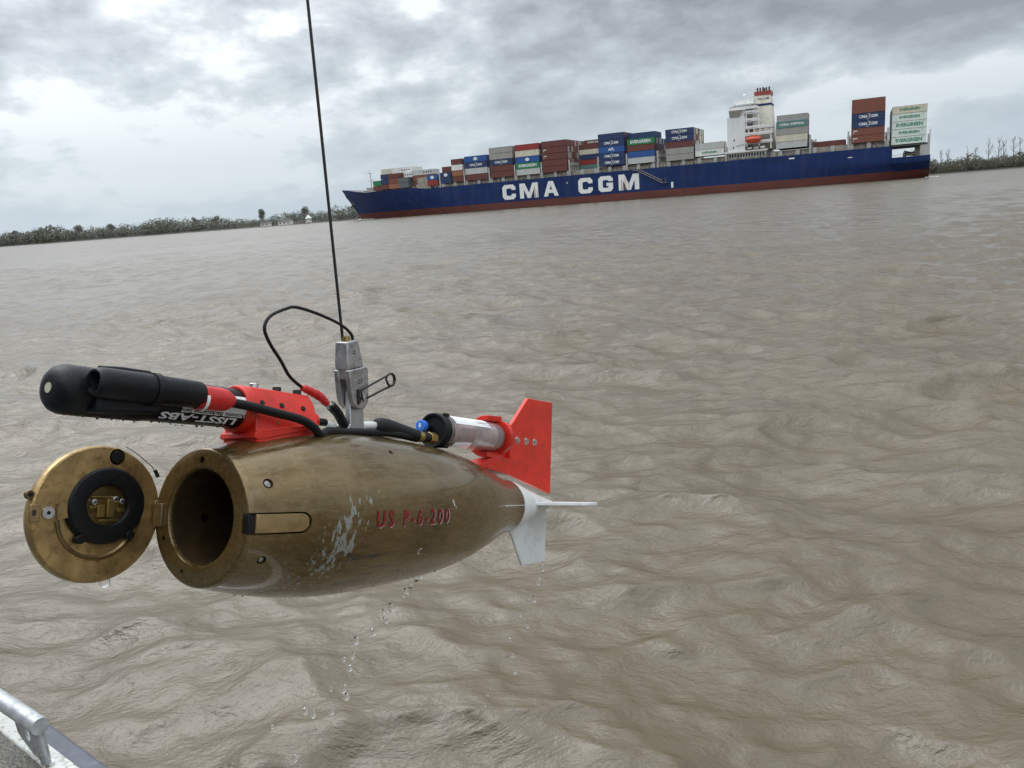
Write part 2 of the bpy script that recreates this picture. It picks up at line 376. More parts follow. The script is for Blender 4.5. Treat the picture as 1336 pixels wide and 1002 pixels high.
    me.polygons.foreach_set('loop_start', np.arange(0, f.size, 4, dtype=np.int32)); me.polygons.foreach_set('loop_total', np.full(len(f), 4, dtype=np.int32))
    me.update(calc_edges=True); me.polygons.foreach_set('use_smooth', [True]*len(f)); me.materials.append(WATER)
    struct(link('river_water', me))
    if me.polygons[10].normal.z < 0: me.flip_normals()
build_water()

# ------------------------------------------------------------------ far banks and trees
MUD = simple('bank_mud', (.055, .052, .04), .9, 0, .3, .05)
SHORE = [(-2600, 1500), (-1500, 1080), (-900, 860), (-560, 700), (-300, 560), (-150, 500), (-60, 478), (60, 455), (150, 432), (215, 420), (300, 418), (420, 425), (700, 450), (1500, 520), (3000, 700)]
def bank():
    b = MB(); n = len(SHORE); v = []
    for (x, y) in SHORE:
        d = Vector((x, y, 0)).normalized()
        for k, z in ((-1.5, -1.2), (1, .25), (9, 1.2), (5500, 3)): v.append((x+d.x*k, y+d.y*k, z))
    f = [(i*4+k, (i+1)*4+k, (i+1)*4+k+1, i*4+k+1) for i in range(n-1) for k in range(3)]
    b.add(v, f); return struct(b.build('river_bank', MUD))
bank()
def leafm(name, cols):
    s = NT(name); oi = s.n('ShaderNodeObjectInfo')
    g = s.n('ShaderNodeNewGeometry')
    m = s.n('ShaderNodeMapping'); m.inputs['Scale'].default_value = (.16, .16, .3); s.l(g.outputs['Position'], m.inputs[0])
    base = s.ramp(s.noise(m.outputs[0], 1.0, 4, .7), [(.3, cols[0]), (.5, cols[1]), (.7, cols[2])])
    s.set(Base_Color=base, Roughness=.75); return s.m
LEAF_L = leafm('hazy_willow_foliage', [(.130, .138, .105), (.160, .168, .128), (.195, .198, .150)])  # haze over the left bank is put into these pale leaf colours
LEAF_R = leafm('scrub_foliage', [(.115, .112, .082), (.145, .138, .100), (.175, .162, .125)])
TWIG = simple('bare_twigs', (.12, .105, .09), .9, 0, .3, .3); BARK = simple('grey_bark', (.13, .115, .10), .9, 0, .3, .5)
def shore_at(u):
    # point at fraction u along x
    for (x0, y0), (x1, y1) in zip(SHORE, SHORE[1:]):
        if x0 <= u <= x1: return y0+(y1-y0)*(u-x0)/(x1-x0)
def leaf_cloud(rng, n, cx, cy, cz, rx, ry, rz, size, V, F, upr=0.):
    d = rng.normal(size=(n, 3)); d /= np.linalg.norm(d, axis=1)[:, None]
    rad = rng.uniform(.35, 1, n)**.5
    lump = 1+.28*np.sin(d[:, 0]*5+cx)*np.cos(d[:, 1]*4+cy)*np.cos(d[:, 2]*4)
    P = np.stack([cx+d[:, 0]*rx*rad*lump, cy+d[:, 1]*ry*rad*lump, cz+d[:, 2]*rz*rad*lump], 1)
    a = rng.normal(size=(n, 3)); a /= np.linalg.norm(a, axis=1)[:, None]
    b = rng.normal(size=(n, 3)); b[:, 2] += upr; b -= a*(a*b).sum(1)[:, None]; b /= np.linalg.norm(b, axis=1)[:, None]
    s = (size*rng.uniform(.5, 1.3, n))[:, None]
    o = len(V)*1
    base = sum(len(x) for x in V)
    V.append(np.stack([P-a*s*.6, P+b*s, P+a*s*.6, P-b*s*.7], 1).reshape(-1, 3))
    F.append((np.arange(n*4).reshape(-1, 4)+base))
def mesh_np(name, V, F, mat):
    V = np.concatenate(V); F = np.concatenate(F)
    me = bpy.data.meshes.new(name); me.from_pydata(V.tolist(), [], F.tolist()); me.materials.append(mat); me.update(); return me
def woods(name, x0, x1, step, hfun, mat, leafs, size, seed, deep=16, upr=0., rows=4):
    rng = np.random.default_rng(seed); V, F = [], []; x = x0
    while x < x1:
        for row in range(rows):
            xx = x+rng.uniform(-step, step)*.6; h0 = hfun(xx); y = shore_at(xx); d = Vector((xx, y, 0)).normalized(); k = 1.0+h0*.42+row*deep*.25+rng.uniform(0, deep*.2)
            h = h0*rng.uniform(.72, 1.08)*(.82+.1*row)
            leaf_cloud(rng, leafs, xx+d.x*k, y+d.y*k, 0.4+h*.5, h*.52, h*.5, h*.52, size*h, V, F, upr)
        x += step*rng.uniform(.7, 1.3)
    return struct(link(name, mesh_np(name, V, F, mat)), 'stuff')
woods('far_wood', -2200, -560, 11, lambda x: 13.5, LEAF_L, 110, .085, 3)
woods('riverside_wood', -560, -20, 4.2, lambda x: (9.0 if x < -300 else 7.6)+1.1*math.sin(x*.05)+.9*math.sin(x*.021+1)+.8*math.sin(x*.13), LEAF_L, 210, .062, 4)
woods('right_bank_scrub', 150, 620, 2.6, lambda x: 5.9+1.3*math.sin(x*.06)+.8*math.sin(x*.23)+(1.8 if x > 262 else 0), LEAF_R, 230, .06, 5, 9, 2.0)
woods('distant_right_wood', 620, 2400, 12, lambda x: 11, LEAF_R, 60, .09, 6)

def leafy_tree(x, h, seed, label, group):
    rng = np.random.default_rng(seed); y = shore_at(x); d = Vector((x, y, 0)).normalized(); k = 13+rng.uniform(0, 6)
    t = thing('leafy_tree', label, 'tree', (x+d.x*k, y+d.y*k, 1.3), 0, group)
    b = MB(); b.tube([(0, 0, -.3), (.2, 0, h*.35), (.1, .1, h*.7)], [.32, .22, .1], 6)
    for q in range(5):
        a = rng.uniform(0, 6.28); z = h*rng.uniform(.3, .55); b.tube([(.15, 0, z), (math.cos(a)*h*.22, math.sin(a)*h*.22, z+h*.25)], [.12, .05], 5)
    b.build('trunk', BARK, t)
    V, F = [], []
    for q in range(7):
        a = rng.uniform(0, 6.28); rr = rng.uniform(0, .26)*h
        leaf_cloud(rng, 190, math.cos(a)*rr, math.sin(a)*rr, h*rng.uniform(.42, .84), h*.17, h*.17, h*.14, h*.034, V, F)
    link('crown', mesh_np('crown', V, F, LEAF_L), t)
for i in range(17):
    x = -548+i*31+random.uniform(-11, 11)
    leafy_tree(x, random.uniform(8.5, 10.8) if x < -200 else random.uniform(8.5, 11), 40+i, 'taller leafy tree standing above the low wood on the far left bank', 'taller trees on the far left bank')
def bare_tree(x, h, seed, label, group):
    rng = random.Random(seed); y = shore_at(x); d = Vector((x, y, 0)).normalized(); k = 8+rng.uniform(0, 9)
    t = thing('bare_tree', label, 'tree', (x+d.x*k, y+d.y*k, 1.2), rng.uniform(0, 6), group)
    b = MB(); lean = rng.uniform(-.06, .06); b.tube([(0, 0, -.3), (lean*h*.5, 0, h*.5), (lean*h, lean*h*.4, h*.93)], [.26, .16, .05], 6); b.build('trunk', BARK, t)
    c = MB()
    for q in range(15):
        z = h*rng.uniform(.32, .9); a = rng.uniform(0, 6.28); L = h*rng.uniform(.1, .24)*(1.15-z/h*.6)
        p0 = Vector((lean*z, 0, z)); p1 = p0+Vector((math.cos(a)*L*.5, math.sin(a)*L*.5, L*.55)); p2 = p1+Vector((math.cos(a)*L*.18, math.sin(a)*L*.18, L*.6))
        c.tube([p0, p1, p2], [.075, .05, .02], 4)
        for r_ in range(4):
            a2 = a+rng.uniform(-1.2, 1.2); L2 = L*rng.uniform(.3, .6); pp = p0.lerp(p2, rng.uniform(.3, .9))
            c.tube([pp, pp+Vector((math.cos(a2)*L2*.6, math.sin(a2)*L2*.6, L2*.8))], [.035, .015], 3)
    c.build('branches', TWIG, t)
xs = [203, 214, 221, 229, 236, 240, 250, 254, 261, 266, 269, 274, 277, 281, 285, 290, 295, 300, 306, 313, 322, 333, 345]
for i, x in enumerate(xs):
    bare_tree(x, (9.5 if x < 215 else 12.5 if x < 258 else 15.5)*random.uniform(.88, 1.1), 90+i, 'bare winter tree rising above the scrub on the right bank', 'bare trees on the right bank')

# small riverside buildings at the left bank
CREAM = simple('pale_siding', (.72, .71, .68), .6, 0, .08, 1); GREYB = simple('weathered_boards', (.33, .32, .30), .8, 0, .2, 1)
def bank_obj(px, dist):       # place on a line of sight at a given distance from the viewer
    d = at(px, 285, 1)-CPOS; return Vector((d.x/d.y*dist, dist, 0))
p = bank_obj(402.5, 474)
t = thing('white_gazebo', 'small white gazebo with a pointed roof at the water on the left bank', 'gazebo', (p.x, p.y, .6), .3)
b = MB()
for sx in (-1.4, 1.4):
    for sy in (-1.4, 1.4): b.box((sx-.14, sy-.14, -1.6), (sx+.14, sy+.14, 2.5))
b.box((-1.7, -1.7, .1), (1.7, 1.7, .35)); b.build('posts_and_floor', CREAM, t)
b = MB(); b.add([(-1.9, -1.9, 2.5), (1.9, -1.9, 2.5), (1.9, 1.9, 2.5), (-1.9, 1.9, 2.5), (0, 0, 4.7)], [(0, 1, 4), (1, 2, 4), (2, 3, 4), (3, 0, 4), (3, 2, 1, 0)]); b.build('roof', CREAM, t)
b = MB(); b.box((-.9, -.9, .36), (.9, .9, 2.2)); b.build('wall', CREAM, t)
def boathouse(px, dist, L, h, label, rz=.25):
    p = bank_obj(px, dist); t = thing('boathouse', label, 'boathouse', (p.x, p.y, .3), rz)
    b = MB(); b.box((-L/2, -2, 0), (L/2, 2, h)); b.build('wall', CREAM, t)
    b = MB(); b.prism([(-L/2-.4, h), (L/2+.4, h), (L/2-.4, h+1.0), (-L/2+.4, h+1.0)], -2.4, 2.4); b.build('roof', GREYB, t)
    for k in range(int(L/2.4)):
        b = MB(); x = -L/2+1.3+k*2.3; b.box((x-.4, -2.05, h*.35), (x+.4, -1.96, h*.75)); b.build('window', RUBBER, t)
    b = MB()
    for k in range(int(L/2)): b.box((-L/2+.3+k*2, -2.6, -1.5), (-L/2+.5+k*2, -2.4, .1))
    b.box((-L/2, -2.8, -.1), (L/2, -2.04, .05)); b.build('landing', GREYB, t)
boathouse(346, 492, 6.5, 1.7, 'leftmost low pale boathouse on the left bank')
boathouse(372, 484, 9, 2.1, 'long pale boathouse between the left boathouse and the white gazebo')
p = bank_obj(389, 476); t = thing('river_pier', 'low wooden pier running up to the white gazebo', 'pier', (p.x, p.y, 0), .2)
b = MB(); b.box((-6, -.8, .9), (6, .8, 1.15)); b.build('deck', GREYB, t)
for k in range(7): b = MB(); b.box((-5.8+k*1.9, -.8, -1), (-5.6+k*1.9, -.6, .9)); b.build('pile', GREYB, t)
b = MB(); b.box((-6, -.8, 1.9), (6, -.72, 2.0)); [b.box((-6+k*2, -.8, 1.1), (-5.9+k*2, -.7, 1.95)) for k in range(7)]; b.build('railing', CREAM, t)

# ------------------------------------------------------------------ container ship
TH = R(25); SHIP_RZ = math.pi-TH
SO = Vector((170.14573252, 310., 0)); SD = Vector((-math.cos(TH), math.sin(TH), 0)); SN = Vector((math.sin(TH), math.cos(TH), 0))
BEAM = 40.; HB = 20.
SHIP0 = SO+SN*HB
ship = thing('container_ship', 'huge dark blue container ship with a red waterline and large white lettering', 'container ship', SHIP0, SHIP_RZ)
def hullmat(name, col, streak, rust):
    s = NT(name); st = s.noise(s.co((.35, 1, .03)), 1.0, 6, .65); big = s.noise(s.co((.06, 1, .25)), 1.0, 4, .6)
    base = s.mix(1., col, s.ramp(big, [(.3, .8), (.7, 1.25)]), 'MULTIPLY')
    base = s.mix(s.ramp(st, [(.47, 0.), (.64, streak)]), base, rust)
    sz_ = s.n('ShaderNodeSeparateXYZ'); s.l(s._c.outputs['Object'], sz_.inputs[0])
    wet = s.math('ADD', sz_.outputs[2], s.math('MULTIPLY', s.noise(s.co((.12, 1, 1)), 1.0, 4, .7), 1.2))      # weed and slime stain by the water
    base = s.mix(s.ramp(wet, [(.0, .75), (.9, .6), (1.35, 0.)]), base, (.04, .032, .025))
    s.set(Base_Color=base, Roughness=.5); s.b.inputs['Specular IOR Level'].default_value = .2; return s.m
HULLB = hullmat('navy_hull_paint', (.009, .026, .105), .3, (.05, .06, .12))
BOOT = hullmat('worn_red_antifouling', (.145, .044, .036), .85, (.085, .05, .042))
SHIPW = simple('ship_white_paint', (.74, .75, .74), .5, 0, .08, .3, ((.45, .40, .33), .35), stretch=(1, 1, .25))
SHIPC = simple('ship_cream_paint', (.66, .62, .52), .5, 0, .1, .3, ((.42, .30, .2), .4), stretch=(1, 1, .25))
BUFF = simple('buff_deck_gear', (.34, .31, .26), .7, 0, .35, .5, ((.18, .11, .07), .6))
DKGREY = simple('dark_deck_gear', (.05, .05, .052), .7, 0, .3, .5)
GREYP = simple('light_grey_posts', (.42, .42, .40), .6, 0, .2, .5)
LETW = simple('hull_letter_white', (.80, .81, .80), .5, 0, .06, .4, ((.55, .42, .22), .25), stretch=(1, 1, .15))
FUNR = simple('funnel_red', (.30, .05, .04), .5); WINB = simple('dark_window', (.03, .035, .04), .15)
def hb(s, lv):          # half breadth at station s, level 0 (keel line) .. 1 (deck)
    s0 = 196+lv*18; tip = 282.5+lv*11.5
    base = HB*(1-.34*(1-min(1, lv*15/6.5))*(1-min(1, s/34.))) if s < 34 else HB
    if s > s0:
        q = min(1, (s-s0)/(tip-s0)); base = HB*max(0, 1-q**(1.7+1.1*lv))
    return base
def decktop(s):
    if s < 13.5: return 8.6
    if s < 226: return 13.15
    if s < 236: return 13.15+(s-226)/10*1.0
    if s < 268: return 14.15
    return 14.15+(s-268)/26*2.9
ST = [0, 2, 5, 9, 13.45, 13.55, 20, 40, 60, 80, 100, 120, 140, 160, 180, 196, 204, 212, 218, 222, 226, 231, 236, 240, 244, 248, 252, 256, 260, 264, 268, 272, 276, 279, 282, 285, 288, 291, 293, 294]
def loft(z0, z1, name, mat):
    b = MB(); rows = []
    lvl = lambda z: max(0, min(1, z/15.))
    NL = 7
    for sd in (1, -1):
        V = []; 
        for s in ST:
            for k in range(NL+1):
                top = decktop(s) if z1 is None else z1
                z = z0+(top-z0)*k/NL
                # the stem rakes forward with height
                lim = 282.5+11.5*max(0, z)/17.0
                ss = min(s, lim); h = hb(ss, lvl(z)) if s <= lim else 0.0
                h = 0. if ss >= lim-1e-3 else h
                V.append((ss, sd*h, z))
        F = [(i*(NL+1)+k, (i+1)*(NL+1)+k, (i+1)*(NL+1)+k+1, i*(NL+1)+k+1) for i in range(len(ST)-1) for k in range(NL)]
        b.add(V, F if sd < 0 else [q[::-1] for q in F])
    # transom
    tz = decktop(0) if z1 is None else z1
    b.add([(0, -hb(0, lvl(z0)), z0), (0, hb(0, lvl(z0)), z0), (0, hb(0, lvl(tz)), tz), (0, -hb(0, lvl(tz)), tz)], [(0, 1, 2, 3)])
    me = bpy.data.meshes.new(name); bmx = bmesh.new()
    vs = [bmx.verts.new(v) for v in b.v]
    for f in b.f:
        try: bmx.faces.new([vs[i] for i in f])
        except ValueError: pass
    bmesh.ops.remove_doubles(bmx, verts=bmx.verts, dist=.01); bmx.to_mesh(me); bmx.free()
    me.materials.append(mat); sharp(me, 25); return link(name, me, ship)
loft(3.3, None, 'hull', HULLB); loft(-1.5, 3.3, 'boot_topping', BOOT)
b = MB()       # deck plating
V = []; F = []; k = 0
for i, s in enumerate(ST):
    h = max(.01, hb(min(s, 293.9), min(1, decktop(s)/15))-.25); z = decktop(s)-.35
    V += [(s, -h, z), (s, h, z)]
b.add(V, [(2*i, 2*i+2, 2*i+3, 2*i+1) for i in range(len(ST)-1)]); b.build('main_deck', BUFF, ship)
b = MB(); b.box((13.56, -19.7, 8.3), (13.8, 19.7, 13.1)); b.build('deck_step', HULLB, ship)
# hatch coamings under the containers
for s0, s1 in ((14.2, 58), (78.5, 224)):
    b = MB(); b.box((s0, -17.6, 12.9), (s1, 17.6, 15.35)); b.build('hatch_coaming', BUFF, ship)
b = MB(); b.box((226, -12, 13.8), (252, 12, 15.1)); b.box((252, -8, 13.8), (264, 8, 15.0)); b.build('hatch_coaming', BUFF, ship)
# pedestals and small gear along the side passage
PED = MB().box((-.75, -.5, 12.9), (.75, .5, 15.45)).mesh('pedestal', GREYP)
s = 15.5
while s < 222:
    if not 60 < s < 77:
        o = link('pedestal', PED, ship); o.location = (s, 18.9, 0)
        o = link('pedestal', PED, ship); o.location = (s, -18.9, 0)
    s += 6.9 if int(s*7) % 2 else 6.5
b = MB(); rr = random.Random(5)
for i in range(330):
    s = rr.uniform(14.5, 225); 
    y = rr.uniform(17.8, 19.3); hgt = rr.uniform(.4, 2.1); wd = rr.uniform(.1, .9)
    b.box((s, y-.2, 12.85), (s+wd, y+.2, 12.85+hgt))
o = b.build('deck_fittings', BUFF, ship); o['kind'] = 'stuff'
b = MB()
for z in (13.6, 14.15): b.box((14.5, 19.78, z), (224, 19.84, z+.07))
s = 14.5
while s < 224: b.box((s, 19.78, 13.1), (s+.07, 19.84, 14.2)); s += 2.5
b.build('deck_railing', GREYP, ship)
# lashing bridges in the gaps between the bays
LB = MB()
for k in range(17):
    y = -19.6+k*2.45; LB.box((-.35, y-.16, 12.9), (.35, y+.16, 19.0 if k not in (0, 16) else 20.4))
LB.box((-.5, -19.8, 17.9), (.5, 19.8, 18.2)); LB.box((-.5, -19.8, 15.3), (.5, 19.8, 15.6)); LB.box((-.05, -19.7, 19.1), (.05, 19.7, 19.2))
LBM = LB.mesh('lashing_bridge', GREYP)
for s in (15.2, 29.6, 44.0, 77.9, 107.6, 121.8, 135.3, 149.4, 163.5, 177.4, 191.2, 205.0, 219.0):
    o = link('lashing_bridge', LBM, ship); o.location = (s, 0, 0)
# stern platform and mooring gear
b = MB(); b.box((1.2, -19.9, 12.7), (14.6, 19.9, 13.35)); b.build('stern_platform', DKGREY, ship)
b = MB()
for y in (19.2, 6, -6, -19.2): b = MB(); b.box((.3, y-.6, 8.2), (3.6, y+.6, 12.68)); b.build('platform_pillar', GREYP, ship)

b = MB(); b.box((.3, 18.6, 12.69), (1.15, 19.8, 16.6)); b.box((.2, 18.9, 16.6), (.5, 19.3, 18.2)); b.build('stern_post', GREYP, ship)
b = MB(); b.box((13.9, 16, 8.4), (14.9, 19.6, 12.6)); b.build('platform_bulkhead', DKGREY, ship)
b = MB(); b.lathe([(-1.6, 0), (-1.6, 1.2), (-1.3, 1.2), (-1.3, .7), (1.3, .7), (1.3, 1.2), (1.6, 1.2), (1.6, 0)], 16, (7, 15, 9.6)); b.box((5.2, 14.2, 8.2), (5.6, 15.8, 9.8)); b.box((8.6, 14.2, 8.2), (9.4, 16, 10.4)); b.tube([(4.2, 15, 9.4), (9.2, 15.2, 10.9)], .25, 6); b.build('mooring_winch', DKGREY, ship)
b = MB()
for s in np.arange(1, 13.3, .8): b.box((s, 19.6, 8.6), (s+.09, 19.7, 9.6))
b.box((1, 19.6, 9.5), (13.4, 19.7, 9.6)); b.build('stern_railing', BUFF, ship)
# forecastle
b = MB(); b.tube([(273.5, 0, 14), (273.5, 0, 24.5)], [.35, .2], 8); b.box((272.3, -.8, 20.6), (274.6, .8, 20.8)); b.box((272.6, -.5, 24.5), (275.2, .5, 24.75)); b.tube([(273.9, 0, 24.7), (273.9, 0, 26.4)], .12, 5); b.build('foremast', GREYP, ship)
b = MB(); b.box((283.2, 1.6, 8.2), (286.0, 3.2, 11.6)); b.tube([(286, 2.2, 8.2), (287.5, 2.2, 6.8)], .5, 6); b.build('anchor', DKGREY, ship)
b = MB()
for i in range(26): s = 262+i*.9; b.box((s, -4, 13.9), (s+rr.uniform(.2, .8), rr.uniform(2, 7) if s < 275 else 2, 14.2+rr.uniform(.3, 1.3)))
o = b.build('forecastle_gear', BUFF, ship)
b = MB(); b.box((226.5, 14.2, 13.3), (234.5, 17.2, 15.6)); b.box((227, 13.6, 15.6), (234, 16.6, 19.0)); b.box((230, 16.61, 14), (231.4, 16.8, 18.2)); b.build('deck_house', BUFF, ship)
# superstructure
b = MB()
b.box((67.4, -19.4, 16.8), (77.3, 12.5, 31.6)); b.box((69.9, 12.5, 16.8), (77.3, 19.4, 30.6)); b.box((70.2, 12.5, 30.6), (76.4, 19.2, 33.3))
b.build('accommodation_block', SHIPW, ship)
b = MB(); b.box((60.8, -19.6, 16.2), (78.6, 19.85, 16.8)); b.box((61.5, -19, 12.9), (77.5, 17.9, 16.2)); b.build('lower_house', SHIPW, ship)
b = MB()
for s in np.arange(62.3, 77, 1.15): b.box((s, 17.91, 14.2), (s+.75, 18.0, 15.7))
b.box((61.6, 17.92, 13.2), (77.3, 17.99, 13.9)); b.build('lower_house_opening', WINB, ship)
b = MB(); b.box((69.8, 12.4, 33.3), (76.6, 19.9, 33.55)); b.box((67.0, -19.9, 33.3), (76.8, 12.4, 36.1)); b.box((64.9, 12.41, 33.56), (76.4, 19.7, 34.6)); b.box((65, 19.5, 33.56), (76.4, 19.75, 34.7)); b.build('bridge_wing', SHIPW, ship)
b = MB(); b.hexa([(72.2, 19.41, 30.7), (76.2, 19.41, 30.7), (76.2, 19.42, 33.2), (72.2, 19.42, 33.2), (70.8, 21.2, 33.25), (76.3, 21.2, 33.25), (76.3, 21.2, 33.5), (70.8, 21.2, 33.5)]); b.build('wing_bracket', GREYP, ship)
b = MB()
for y0 in np.arange(-18.8, 18, 1.9): b.box((66.9, y0, 34.5), (66.98, y0+1.6, 35.5))
for s in np.arange(67.3, 76, 1.7): b.box((s, 12.42, 34.62), (s+1.4, 12.5, 35.5))
b.build('bridge_window', WINB, ship)
b = MB(); b.box((66.6, -12, 36.1), (75.9, 14, 36.35)); b.box((67.5, 2, 36.35), (70.4, 11, 38.4)); b.box((71.5, 4, 36.35), (75.2, 12, 37.9))
for s in np.arange(64.6, 75.7, 1.1): b.box((s, 13.9, 36.35), (s+.07, 13.97, 37.5))
b.box((64.6, 13.9, 37.4), (75.7, 13.97, 37.5)); b.build('monkey_island', SHIPW, ship)
for (z, s1) in ((31.6, 70.2), (28.5, 69.9), (25.4, 69.9), (22.75, 69.9), (19.3, 69.9)):
    s0 = 58.8 if z < 26 else 64.0
    b = MB(); b.box((s0, 12.51, z), (s1-.01, 19.5, z+.28)); b.box((s0, 19.3, z+.5), (s1-.02, 19.38, z+1.3))
    for s in np.arange(s0, s1-.1, 1.25): b.box((s, 19.3, z+.28), (s+.08, 19.4, z+1.26))
    b.build('balcony', SHIPW, ship)
b = MB()
for s in (59.0, 61.3, 63.6, 65.9, 68.2): b.box((s, 19.0, 22.9), (s+.45, 19.3, 25.4))
for s in (64.1, 69.2): b.box((s, 19.0, 25.6), (s+.4, 19.3, 31.6))
b.box((59.2, 16, 16.8), (59.7, 19.3, 22.7)); b.build('balcony_post', SHIPW, ship)
b = MB()
for z in (17.3, 20.0, 23.6, 26.4, 29.3, 32.2):
    for s in (67.7, 68.8): b.box((s, 12.52, z), (s+.75, 12.6, z+1.5))
b.box((59.5, 9.0, 17.2), (63.9, 11, 22)); b.build('door_and_window', WINB, ship)
b = MB()
for (s, z) in ((74.2, 21.0), (74.5, 18.0)): b.box((s, 19.41, z), (s+.5, 19.45, z+.8))
for q in range(3): b.box((70.3+q*1.2, 19.41, 19.1-.15*q), (71.2+q*1.2, 19.45, 19.35-.15*q))
b.build('side_porthole', WINB, ship)
# funnel
b = MB(); b.hexa([(58.6, -2, 16.8), (67.3, -2, 16.8), (67.3, 12.2, 16.8), (58.6, 12.2, 16.8), (61.0, -1, 39.6), (67.2, -1, 39.6), (67.2, 7.2, 39.6), (61.0, 7.2, 39.6)])
fun = b.build('funnel', SHIPC, ship)
b = MB(); b.box((60.7, -1.4, 39.6), (67.5, 7.5, 41.2)); b.build('funnel_cap', FUNR, fun)
b = MB(); b.box((60.35, -1.5, 35.2), (67.45, 8.35, 36.0)); b.build('funnel_band', HULLB, fun)
b = MB()
for s, y in ((61.6, 5.5), (62.9, 4), (64.1, 5.8), (65.4, 4.5), (66.4, 5.5), (64, 1.5)): b = MB(); b.tube([(s, y, 41.2), (s, y, 42.9)], .34, 8); b.build('exhaust_pipe', DKGREY, fun)
v, f = text_data('CMA CGM', 1.15, .02)
b = MB(); b.add([(64.1-x, 7.75, 38.0+y) for x, y, z in v], f); b.build('lettering', HULLB, fun)
# masts
b = MB(); b.tube([(68.5, 3, 36), (68.5, 3, 43.4)], [.55, .25], 8); b.box((68.4, .4, 39.6), (68.6, 5.6, 39.8)); b.box((67.0, 2.9, 41.3), (70.4, 3.1, 41.5)); b.box((66.6, 2.8, 42.6), (69.6, 3.2, 43.0)); b.tube([(67.3, 3, 41.4), (67.3, 3, 44.2)], .12, 5); b.tube([(70.1, 3, 41.4), (70.1, 3, 43.4)], .12, 5); b.box((71, 2, 38.6), (73.8, 2.3, 38.9)); b.tube([(72.4, 2.1, 36.2), (72.4, 2.1, 41)], .14, 5); b.lathe([(40, 0), (40.2, .55), (40.9, .7), (41.4, .4), (41.6, 0)], 10, (72.4, 2.1, 0), 'z')
for q in range(5): b.tube([(66+q*2.1, 9, 36.2), (66+q*2.1, 9, 38.2+q % 3)], .09, 5)
b.build('radar_mast', SHIPW, ship)
# lifeboat hangs in its davits: a thing of its own
ORANGE = simple('lifeboat_orange', (.62, .085, .035), .4, 0, .1, .5)
lb = thing('lifeboat', 'enclosed orange lifeboat slung on the side of the white ship tower', 'lifeboat', SHIP0+SD*66.4-SN*21.0+Vector((0, 0, 20.9)), SHIP_RZ)
b = MB(); sec = []
for t_, rr_, zo in ((-3.3, .15, .3), (-3.0, .8, .1), (-2.2, 1.25, 0), (-.5, 1.42, 0), (1, 1.42, 0), (2.3, 1.2, 0), (3.0, .75, .15), (3.35, .12, .35)): sec.append((t_, rr_))
b.lathe(sec, 20); b.build('hull', ORANGE, lb)
b = MB(); b.box((-1.6, -.7, 1.3), (-.2, .7, 1.75)); b.build('helm_dome', ORANGE, lb)
b = MB(); b.box((-3.1, 1.3, -.15), (3.1, 1.5, .1)); b.build('fender', DKGREY, lb)
b = MB()
for s in (63.9, 68.9): b.box((s, 19.4, 22.4), (s+.4, 22, 22.75)); b.tube([(s+.2, 21.2, 20.9), (s+.2, 21.2, 22.4)], .07, 5); b.box((s, 19.3, 18.3), (s+.35, 20.6, 19.1))
b.build('davit', SHIPW, ship)
b = MB()
for s in (62.8, 65.4, 68.0): b.lathe([(-.9, 0), (-.9, .42), (.9, .42), (.9, 0)], 10, (s, 19.2, 17.6))
b.build('life_raft_canister', WHITEP, ship)
b = MB(); b.box((60.9, 19.88, 12.2), (66.9, 19.95, 13.0)) if False else None
FOAM = simple('white_foam', (.78, .78, .76), .7)
b = MB(); rr = random.Random(21)
for q in range(90):
    s_ = 284.5-abs(rr.gauss(0, 5)); y_ = max(.2, hb(s_, 0))+rr.uniform(-.1, .5); k = rr.uniform(.12, .38)
    b.lathe([(-.12*k, 0), (0, k*1.6), (k*.55, k*.9), (k*.8, 0)], 7, (s_, y_, .02), 'z')
for q in range(50):
    s_ = rr.uniform(-3.5, 1.5); y_ = 14+rr.uniform(-4, 3.5); k = rr.uniform(.1, .3); b.lathe([(-.12*k, 0), (0, k*1.6), (k*.5, k*.9), (k*.7, 0)], 7, (s_, y_, .02), 'z')
o = b.build('bow_and_stern_wash', FOAM, ship); o['kind'] = 'stuff'
# accommodation ladder
b = MB()
for y in (20.15, 20.85):
    for dz in (0, 1.0): b.tube([(116.6, y, 12.4+dz), (106.0, y, 6.5+dz)], .09, 4)
for q in range(18):
    k = q/17; b.box((116.6-10.6*k-.12, 20.15, 12.35-5.9*k), (116.6-10.6*k+.12, 20.85, 12.42-5.9*k))
    if q % 3 == 0: b.box((116.6-10.6*k-.04, 20.8, 12.3-5.9*k), (116.6-10.6*k+.04, 20.88, 13.4-5.9*k))
b.box((103.6, 20.05, 6.3), (106.2, 20.95, 6.45)); b.box((104.0, 20.9, 6.4), (104.1, 21, 8.4)); b.box((105.7, 20.9, 6.4), (105.8, 21, 8.6)); b.box((116.3, 19.9, 12.6), (118.8, 21, 12.8))
b.build('accommodation_ladder', BUFF, ship)
b = MB(); b.box((100.9, 20.0, 3.9), (101.8, 20.03, 6.4)); b.build('draught_mark', LETW, ship)
b = MB(); b.box((150.7, 20.0, 9.6), (151.1, 20.03, 10.2)); b.box((50, 20, 11.6), (52.2, 20.03, 12.1)); b.box((28, 20, 10), (29.6, 20.03, 10.3)); b.build('hull_mark', LETW, ship)
